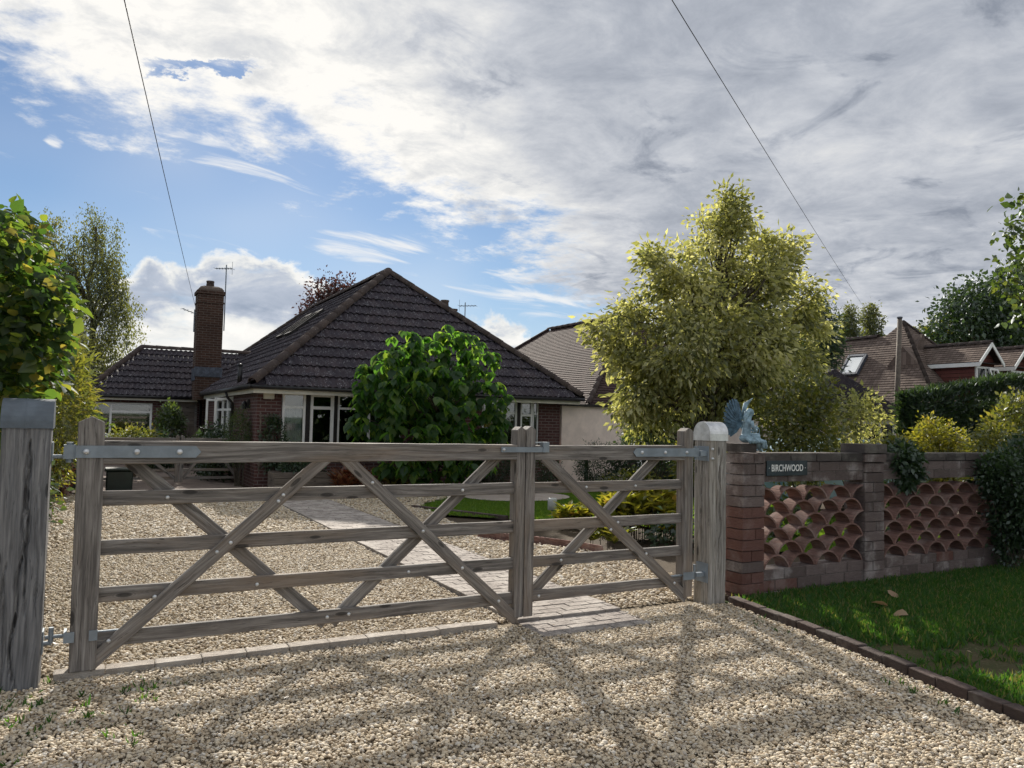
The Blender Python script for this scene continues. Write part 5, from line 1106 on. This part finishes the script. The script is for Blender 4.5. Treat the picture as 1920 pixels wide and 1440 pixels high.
# dark clipped conifer hedge
ch_ = thing('conifer_hedge', 'dark clipped conifer hedge below the dormers on the right', 'hedge', (19, 7, 0))
h0, h1 = at_y(1722, 742, 6.5), at_y(1865, 718, 6.5); pts = []
n = 34000; fx = rng.random(n); X_ = h0.x+fx*9.0; top_ = h0.z+(h1.z-h0.z)*np.clip((X_-h0.x)/(h1.x-h0.x), 0, 1.4); face = rng.random(n)
yv = np.where(face < .60, 6.5+.12*rng.random(n), 6.5+.55*rng.random(n)); zv = np.where(face < .60, top_*rng.random(n), top_-.12*rng.random(n)); lf = face > .90; X_ = np.where(lf, h0.x+.1*rng.random(n), X_); zv = np.where(lf, h0.z*rng.random(n), zv)
P_ = np.column_stack([X_, yv, zv])+rng.normal(size=(n, 3))*.05; D = unit(n)*.7+np.where((face < .6)[:, None], np.array([[0, -.6, .6]]), np.where(lf[:, None], np.array([[-.6, 0, .6]]), np.array([[0, 0, 1.]])))
leaves('foliage', P_, D, unit(n), .14*(1+.3*rng.normal(size=n)).clip(.5, 1.6), LANCE, L_dark, ch_); MB().box(h0.x+.08, h0.x+8.9, 6.62, 6.95, -.1, h0.z-.15).build('stems', M_dark, ch_)
def bush(name, label, c, rad, n_cl, per, spread, size, mat_, tmpl=KITE, group=None, cat='shrub', shell=.55, droop=.2, stems=14, flowers=0):
    ce = lobes_points([(tuple(c), tuple(rad))] if rad is not None else c, n_cl, shell); c = c if rad is not None else tuple(np.mean([l[0] for l in c], axis=0)); ce = ce[ce[:, 2] > .03]; t_ = thing(name, label, cat, (c[0], c[1], 0), group)
    foliage('foliage', ce, per, (spread,)*3, size, tmpl, mat_, t_, droop, c, .35, .45, .6)
    m_ = MB(); 
    for q in ce[:stems]: m_.tube([(c[0]+random.uniform(-.06, .06), c[1]+random.uniform(-.06, .06), -.05), (c[0]*.5+q[0]*.5, c[1]*.5+q[1]*.5, q[2]*.45), tuple(q)], [.014, .009, .004], 5)
    m_.build('stems', M_bark, t_)
    if flowers:
        k = ce[rng.choice(len(ce), flowers)]; k = k+(k-np.array(c))*.15; leaves('flowers', np.repeat(k, 4, 0), unit(flowers*4), unit(flowers*4), np.full(flowers*4, .035), KITE, L_flower, t_)
    return t_
# golden plants by the side gravel (hosta-like)
def rosette(name, label, cx, cy, rad, h, nclump, mat_, size, group=None, tmpl=LANCE):
    t_ = thing(name, label, 'plant', (cx, cy, 0), group); Ps, Ds, Us, Ss = [], [], [], []
    for k in range(nclump):
        a, r_ = random.random()*6.28, rad*math.sqrt(random.random()); bx_, by_ = cx+r_*math.cos(a), cy+r_*math.sin(a)*.8
        for j in range(16):
            b = random.random()*6.28; s_ = size*random.uniform(.6, 1.2); zc = h*random.uniform(.2, .78)*(1-.35*(r_/rad)**2)
            Ps.append((bx_, by_, zc)); Ds.append((math.cos(b), math.sin(b), random.uniform(.2, 1.4))); Us.append((-math.cos(b)*.5, -math.sin(b)*.5, 1)); Ss.append(s_)
    leaves('foliage', np.array(Ps), np.array(Ds), np.array(Us), np.array(Ss), tmpl, mat_, t_)
    m_ = MB(); 
    for p in Ps[::6]: m_.tube([(p[0], p[1], -.05), p], [.006, .003], 4)
    m_.build('stems', M_bark, t_); return t_
BROAD = (LANCE[0]*np.array([1, 1.5, 1.6]), LANCE[1])
rosette('golden_plant', 'large mass of bright yellow pointed leaves behind the narrow gate leaf', 6.75, 3.3, .62, .86, 95, L_yellow, .22, None, BROAD); rosette('golden_plant', 'smaller yellow and russet plant at the lawn edge, left of the big yellow mass', 6.45, 4.55, .32, .40, 20, L_yellow, .18, None, BROAD)
rosette('golden_plant', 'low yellow-green plant close behind the narrow gate leaf', 5.75, 2.75, .25, .36, 12, L_gold_green, .17, None, BROAD)
bush('dark_shrub', 'low dark shrub in the shade under the big yellow plant', (7.0, 2.6, .15), (.8, .5, .25), 60, 26, .08, .07, L_dark)
# bed plants along the pink wall and the bungalow
bush('round_shrub', 'neat round blue-green shrub before the pink wall', (10.6, 9.9, .55), (.55, .5, .5), 160, 30, .06, .06, L_dark, LANCE)
bush('dark_shrub', 'dark glossy shrub left of the neighbour garage door', (12.0, 9.6, .8), (1.0, .8, .75), 200, 30, .10, .08, L_dark); bush('dark_shrub', 'green shrub hiding the foot of the pink wall under the variegated tree', (11.6, 8.9, 1.35), (.9, .5, .35), 90, 26, .10, .09, L_mid)
bush('flowering_shrub', 'dark bush dotted with small white flowers just right of the middle gate stile', (8.9, 9.9, .5), (.55, .45, .5), 130, 28, .07, .06, L_dark, LANCE, None, 'shrub', .5, .2, 14, 60)
bush('flowering_shrub', 'dark bush with pale flowers just left of the middle gate stile', (8.0, 10.4, .55), (.6, .45, .5), 130, 28, .07, .06, L_dark, LANCE, None, 'shrub', .5, .2, 14, 26)
bush('yellow_shrub', 'small yellow-green shrub at the right end of the garage door', (11.3, 7.3, .8), (.55, .45, .5), 120, 26, .08, .08, L_gold_green)
bush('low_plant', 'low yellow-green plants along the lawn edge before the dark shrub', (10.9, 8.9, .22), (.9, .3, .22), 60, 22, .08, .07, L_gold_green)
rosette('russet_plant', 'red-brown spiky plant against the bungalow wall under the window', 5.0, 11.0, .55, .5, 30, L_red, .30); rosette('spiky_plant', 'upright green grassy plant right of the red-brown one', 5.75, 10.7, .25, .5, 12, L_gold_green, .35)
bush('wall_climber', 'dark climber on the trellis beside the left front window', (3.42, 11.85, .95), (.24, .08, .62), 70, 26, .06, .06, L_dark); bush('topiary_shrub', 'grey-green rounded shrub at the left corner of the bungalow', (2.85, 12.7, 1.05), (.33, .33, .62), 150, 26, .06, .055, L_mid, LANCE)
bush('side_shrub', 'dark shrub under the side windows of the bungalow', (2.6, 14.6, .6), (.4, .9, .7), 150, 26, .08, .07, L_dark); bush('side_shrub', 'small tree-like shrub with pale top beside the brown door', (1.95, 19.4, 1.0), (.36, .36, .85), 130, 26, .08, .08, L_mid)
bush('side_shrub', 'dark low shrub beneath the wing window wall, right of the yellow one', (1.5, 17.8, .5), (.5, .4, .5), 90, 26, .08, .08, L_dark)
bush('yellow_shrub', 'bright yellow-green shrub below the window of the left wing', (.85, 15.5, .85), (.55, .4, .32), 110, 26, .07, .07, L_gold_green)
bush('boundary_shrub', 'dark rounded bush with lit green edge left of the wing window', (-.35, 15.0, 1.0), (.55, .6, .65), 160, 28, .09, .08, L_mid)
bush('boundary_shrub', 'loose tall olive-green bush between the hedge and the bungalow wing', (-.75, 9.5, 1.6), (.62, 1.2, 1.45), 330, 28, .11, .11, L_gold_green, LANCE); bush('boundary_shrub', 'russet and olive bush top before the birch trunk', (-1.0, 13.5, 2.6), (.8, 1.2, 1.1), 200, 28, .12, .13, L_birch, LANCE)
bush('boundary_shrub', 'dark undergrowth at the foot of the boundary fence', (-.85, 6.5, .35), (.3, 3.2, .5), 170, 24, .09, .08, L_mid); bush('red_flower_plant', 'low plant with pink-red leaves beside the dark bin', (-.55, 11.2, .3), (.22, .22, .28), 40, 20, .06, .07, L_red)
# behind and over the garden wall
bush('golden_shrub', 'rounded golden shrub above the right half of the wall', [lobe(1752, 818, 3.0, 34), lobe(1735, 840, 3.0, 30), lobe(1775, 845, 3.0, 34), lobe(1755, 880, 3.0, 45)], None, 260, 28, .07, .06, L_yellow)
bush('golden_shrub', 'low yellow shrub between the rounded golden one and the right edge bush', [lobe(1800, 838, 3.2, 22), lobe(1700, 845, 3.2, 16), lobe(1810, 870, 3.2, 40), lobe(1715, 880, 3.2, 35)], None, 160, 26, .07, .06, L_yellow)
bush('wall_shrub', 'tall arching green and yellow bush at the right edge above the wall', [lobe(1895, 800, 1.4, 36), lobe(1860, 825, 1.4, 30), lobe(1915, 765, 1.4, 28), lobe(1880, 770, 1.4, 12), lobe(1850, 850, 1.4, 30), lobe(1920, 830, 1.4, 50), lobe(1880, 900, 1.4, 60)], None, 300, 26, .075, .062, L_gold_green)
bush('wall_shrub', 'dark bush swallowing the right end of the wall', [lobe(1895, 900, -.25, 45), lobe(1870, 880, -.2, 26), lobe(1905, 970, -.25, 42), lobe(1920, 860, -.2, 40), lobe(1900, 1020, -.2, 30), lobe(1850, 895, -.1, 16), lobe(1940, 960, -.2, 60)], None, 420, 30, .05, .048, L_dark)
bush('wall_climber', 'dark climber spilling over the coping right of the second pier', [lobe(1705, 855, -.04, 16), lobe(1690, 870, -.04, 14), lobe(1712, 885, -.04, 14), lobe(1700, 905, -.04, 9), lobe(1690, 845, .1, 15)], None, 90, 24, .03, .055, L_dark, KITE, None, 'shrub', .4, .8, 0)
bush('wall_climber', 'grey-green tuft above the coping at the second pier', [lobe(1675, 835, .35, 13), lobe(1690, 845, .35, 12)], None, 40, 22, .03, .05, L_gold_green, KITE, None, 'shrub', .5, .3, 4)
bush('garden_shrub', 'dark columnar shrub behind the angel statue', [lobe(1490, 765, 3.3, 50), lobe(1525, 745, 3.3, 36), lobe(1460, 810, 3.3, 42), lobe(1530, 800, 3.3, 40), lobe(1500, 850, 3.3, 60)], None, 300, 26, .10, .065, L_gold_green)
bush('garden_shrub', 'thin bush with bronze tips behind the second pier', [lobe(1595, 770, 3.6, 30), lobe(1625, 760, 3.6, 20), lobe(1640, 790, 3.6, 24), lobe(1580, 810, 3.6, 30), lobe(1620, 830, 3.6, 34)], None, 110, 18, .09, .075, L_maple, KITE, None, 'shrub', .2)
bush('garden_shrub', 'loose bush behind the first row of arches', (8.6, 2.6, .25), (.5, .4, .25), 40, 24, .10, .07, L_mid); bush('garden_shrub', 'bush behind the second row of arches', (10.2, 1.9, .5), (.8, .4, .45), 80, 24, .10, .07, L_mid)
# dead leaves on the verge
for i, (x, y, a) in enumerate(((1672, 1118, .4), (1665, 1136, 2.2), (1676, 1150, 4.6))):
    p = at_z(x, y, .03); V, tot, idx = leaf_arrays(np.array([[0, 0, 0.]]), np.array([[1., 0, .25]]), np.array([[0, -.5, 1.]]), np.array([.13]), HEART)
    o = bobj('fallen_leaf', raw_mesh('fallen_leaf', V, tot, idx, L_dry, np.full(len(V), i/3)), Matrix.Translation(p) @ Matrix.Rotation(a, 4, 'Z'))
    tag(o, ('topmost of three pale dead leaves on the grass', 'middle one of three pale dead leaves on the grass', 'lowest of three pale dead leaves on the grass')[i], 'leaf', 'dead leaves on the verge')
# ================================================================== YARD: far gate, bin, planter, fence
fg = thing('yard_gate', 'small timber gate leaf, left one of the far pair by the bungalow', 'gate', (.7, 13.5, 0), 'far pair of small gates'); fg2 = thing('yard_gate', 'small timber gate leaf, right one of the far pair by the bungalow', 'gate', (2.4, 13.5, 0), 'far pair of small gates')
def small_gate(root, x0, x1, y):
    stile('stile', x0+.04, .08, .06, .03, 1.08, .03, M_wood, root, y); stile('stile', x1-.04, .08, .06, .03, 1.08, .03, M_wood, root, y)
    for z in (.97, .72, .50, .30, .12): beam('rail', (x0+.07, y, z), (x1-.07, y, z), .09 if z > .9 else .06, .03, M_wood, root, seg=2)
    beam('brace', (x0+.08, y-.03, .12), ((x0+x1)/2, y-.03, .93), .07, .025, M_wood, root, seg=2); beam('brace', ((x0+x1)/2, y-.03, .93), (x1-.08, y-.03, .12), .07, .025, M_wood, root, seg=2)
small_gate(fg, -.35, 1.70, 13.5); small_gate(fg2, 1.72, 3.02, 13.5)
yp = thing('yard_post', 'round-topped timber post at the corner of the bungalow', 'post', (3.12, 13.4, 0)); stile('shaft', 3.02+.12, .15, .15, -.05, 1.28, .05, M_fence, yp, 13.4)
bn = thing('wheelie_bin', 'dark plastic bin behind the left stile of the gate', 'bin', (-.1, 11.9, 0))
MB().add([(-.32, 11.65, .05), (.08, 11.65, .05), (.08, 12.1, .05), (-.32, 12.1, .05), (-.38, 11.58, .92), (.14, 11.58, .92), (.14, 12.18, .92), (-.38, 12.18, .92)], [(0, 3, 2, 1), (0, 1, 5, 4), (1, 2, 6, 5), (2, 3, 7, 6), (3, 0, 4, 7), (4, 5, 6, 7)]).build('body', M_binplas, bn)
bobj('lid', bevel_mesh(MB().box(-.41, .17, 11.54, 12.22, .925, .99).mesh('lid', M_binplas), .015), None, bn)
for x in (-.34, .10): MB().tube([(x-.03, 12.1, .1), (x+.03, 12.1, .1)], .1, 14).build('wheel', M_black, bn)
b2 = thing('storage_box', 'low dark box on the paving behind the gate, right of the bin', 'box', (.45, 11.9, 0)); bobj('body', bevel_mesh(MB().box(.25, .72, 11.8, 12.3, -.01, .40).mesh('body', M_binplas), .02), None, b2); bobj('lid', bevel_mesh(MB().box(.22, .75, 11.77, 12.33, .402, .45).mesh('lid', M_binplas), .015), None, b2)
pt = thing('planter', 'grey wooden planter box at the foot of the bungalow corner', 'planter', (3.9, 11.3, 0))
for k in range(3): beam('board', (3.3, 11.05, .08+k*.125), (4.55, 11.05, .08+k*.125), .118, .03, M_fence, pt, seg=2); beam('board', (3.3, 11.55, .08+k*.125), (4.55, 11.55, .08+k*.125), .118, .03, M_fence, pt, seg=2)
for x in (3.29, 4.56): beam('end_board', (x, 11.03, .2), (x, 11.57, .2), .36, .03, M_fence, pt, seg=2)
MB().box(3.31, 4.54, 11.07, 11.53, .2, .32).build('soil', M_soil, pt)
bush('planter_plant', 'dark foliage growing in the wooden planter', (3.95, 11.3, .48), (.45, .2, .2), 70, 24, .06, .06, L_dark)
fn = thing('boundary_fence', 'old timber board fence along the left boundary', 'fence', (-1.1, 8, 0))
for i in range(62):
    y = 2.6+i*.2; stile('fence_board', 0, .006, .006, 0, .01, .001, M_fence, fn, y) if False else beam('fence_board', (-1.12, y, -.05), (-1.12, y, 1.25+random.uniform(-.02, .02)), .185, .02, M_fence, fn, seg=1, up=(0, 1, 0))
for z in (.35, 1.0): beam('fence_rail', (-1.15, 2.5, z), (-1.15, 15, z), .08, .04, M_fence, fn, seg=1)
yf = thing('picket_screen', 'dark slatted screen beside the side windows of the bungalow', 'fence', (2.4, 20, 0))
for i in range(7): beam('slat', (2.25+i*.11, 20.2, -.03), (2.25+i*.11, 20.2, 1.15), .085, .02, M_fence, yf, seg=1, up=(1, 0, 0))
beam('rail', (2.2, 20.17, .85), (3.0, 20.17, .85), .06, .03, M_fence, yf, seg=1)
# lawn light, rope fence, car
lg = thing('lawn_light', 'small clear cylindrical light at the lawn edge, seen between the gate bars', 'light', (6.62, 5.5, 0))
MB().lathe([(0, .13), (.075, .13), (.075, .30), (.07, .32), (0, .32)], 14, (6.62, 5.5, 0)).build('glass', M_clear, lg, None, True); MB().lathe([(.012, -.03), (.012, .13), (.03, .13)], 8, (6.62, 5.5, 0)).build('spike', M_galv, lg)
rp = thing('rope_fence', 'dark post with drooping ropes before the pink wall', 'fence', (10.5, 10.3, 0))
MB().tube([(10.55, 10.35, -.05), (10.55, 10.35, .98)], .05, 8).build('post', M_dark, rp)
for (a, b) in (((8.8, 10.6, .92), (10.55, 10.35, .9)), ((10.55, 10.35, .9), (12.2, 10.1, .78))):
    a, b = Vector(a), Vector(b); MB().tube([a.lerp(b, i/12)-Vector((0, 0, .6*(i/12)*(1-i/12))) for i in range(13)], .016, 6).build('rope', M_rope, rp, None, True)
cr = thing('parked_car', 'pale blue car roof glimpsed above the wall behind the garden shrubs', 'car', (13.2, 4.9, 0))
CX = 12.6
pr = [(-2.0, .35), (-1.95, .75), (-1.2, .85), (-.75, 1.32), (.65, 1.36), (1.35, .92), (2.0, .82), (2.05, .4), (1.7, .22), (-1.7, .22)]
me = MB().prism([(CX+a, b) for a, b in pr], 4.4, 5.9, 'y').mesh('body', M_car); bevel_mesh(me, .07, 2); bobj('body', me, None, cr)
for s_, y in ((-1, 4.385), (1, 5.915)): MB().prism([(CX+a, b) for a, b in ((-1.05, .92), (-.68, 1.26), (.6, 1.29), (1.05, .95))], y-.01, y+.01, 'y').build('side_window', M_darkglass, cr)
for x in (CX-1.25, CX+1.35):
    for y in (4.45, 5.85): MB().tube([(x, y-.1, .31), (x, y+.1, .31)], .31, 18).build('wheel', M_black, cr)

# scattered leaf litter and twigs on the gravel
lp = np.concatenate([np.column_stack([-1.2+rng.random(150)*6, -3.3+rng.random(150)*3.2]), np.column_stack([-.3+rng.random(90)*3.2, .2+rng.random(90)*8]), np.column_stack([5.2+rng.random(60)*4, -3+rng.random(60)*2.9])]); nl_ = len(lp)
leaves('leaf_litter', np.column_stack([lp, np.full(nl_, .006)]), np.column_stack([rng.normal(size=(nl_, 2)), .15*rng.normal(size=nl_)]), np.column_stack([.3*rng.normal(size=(nl_, 2)), np.ones(nl_)]), .028*(1+.4*rng.normal(size=nl_)).clip(.4, 1.8), KITE, L_dry)
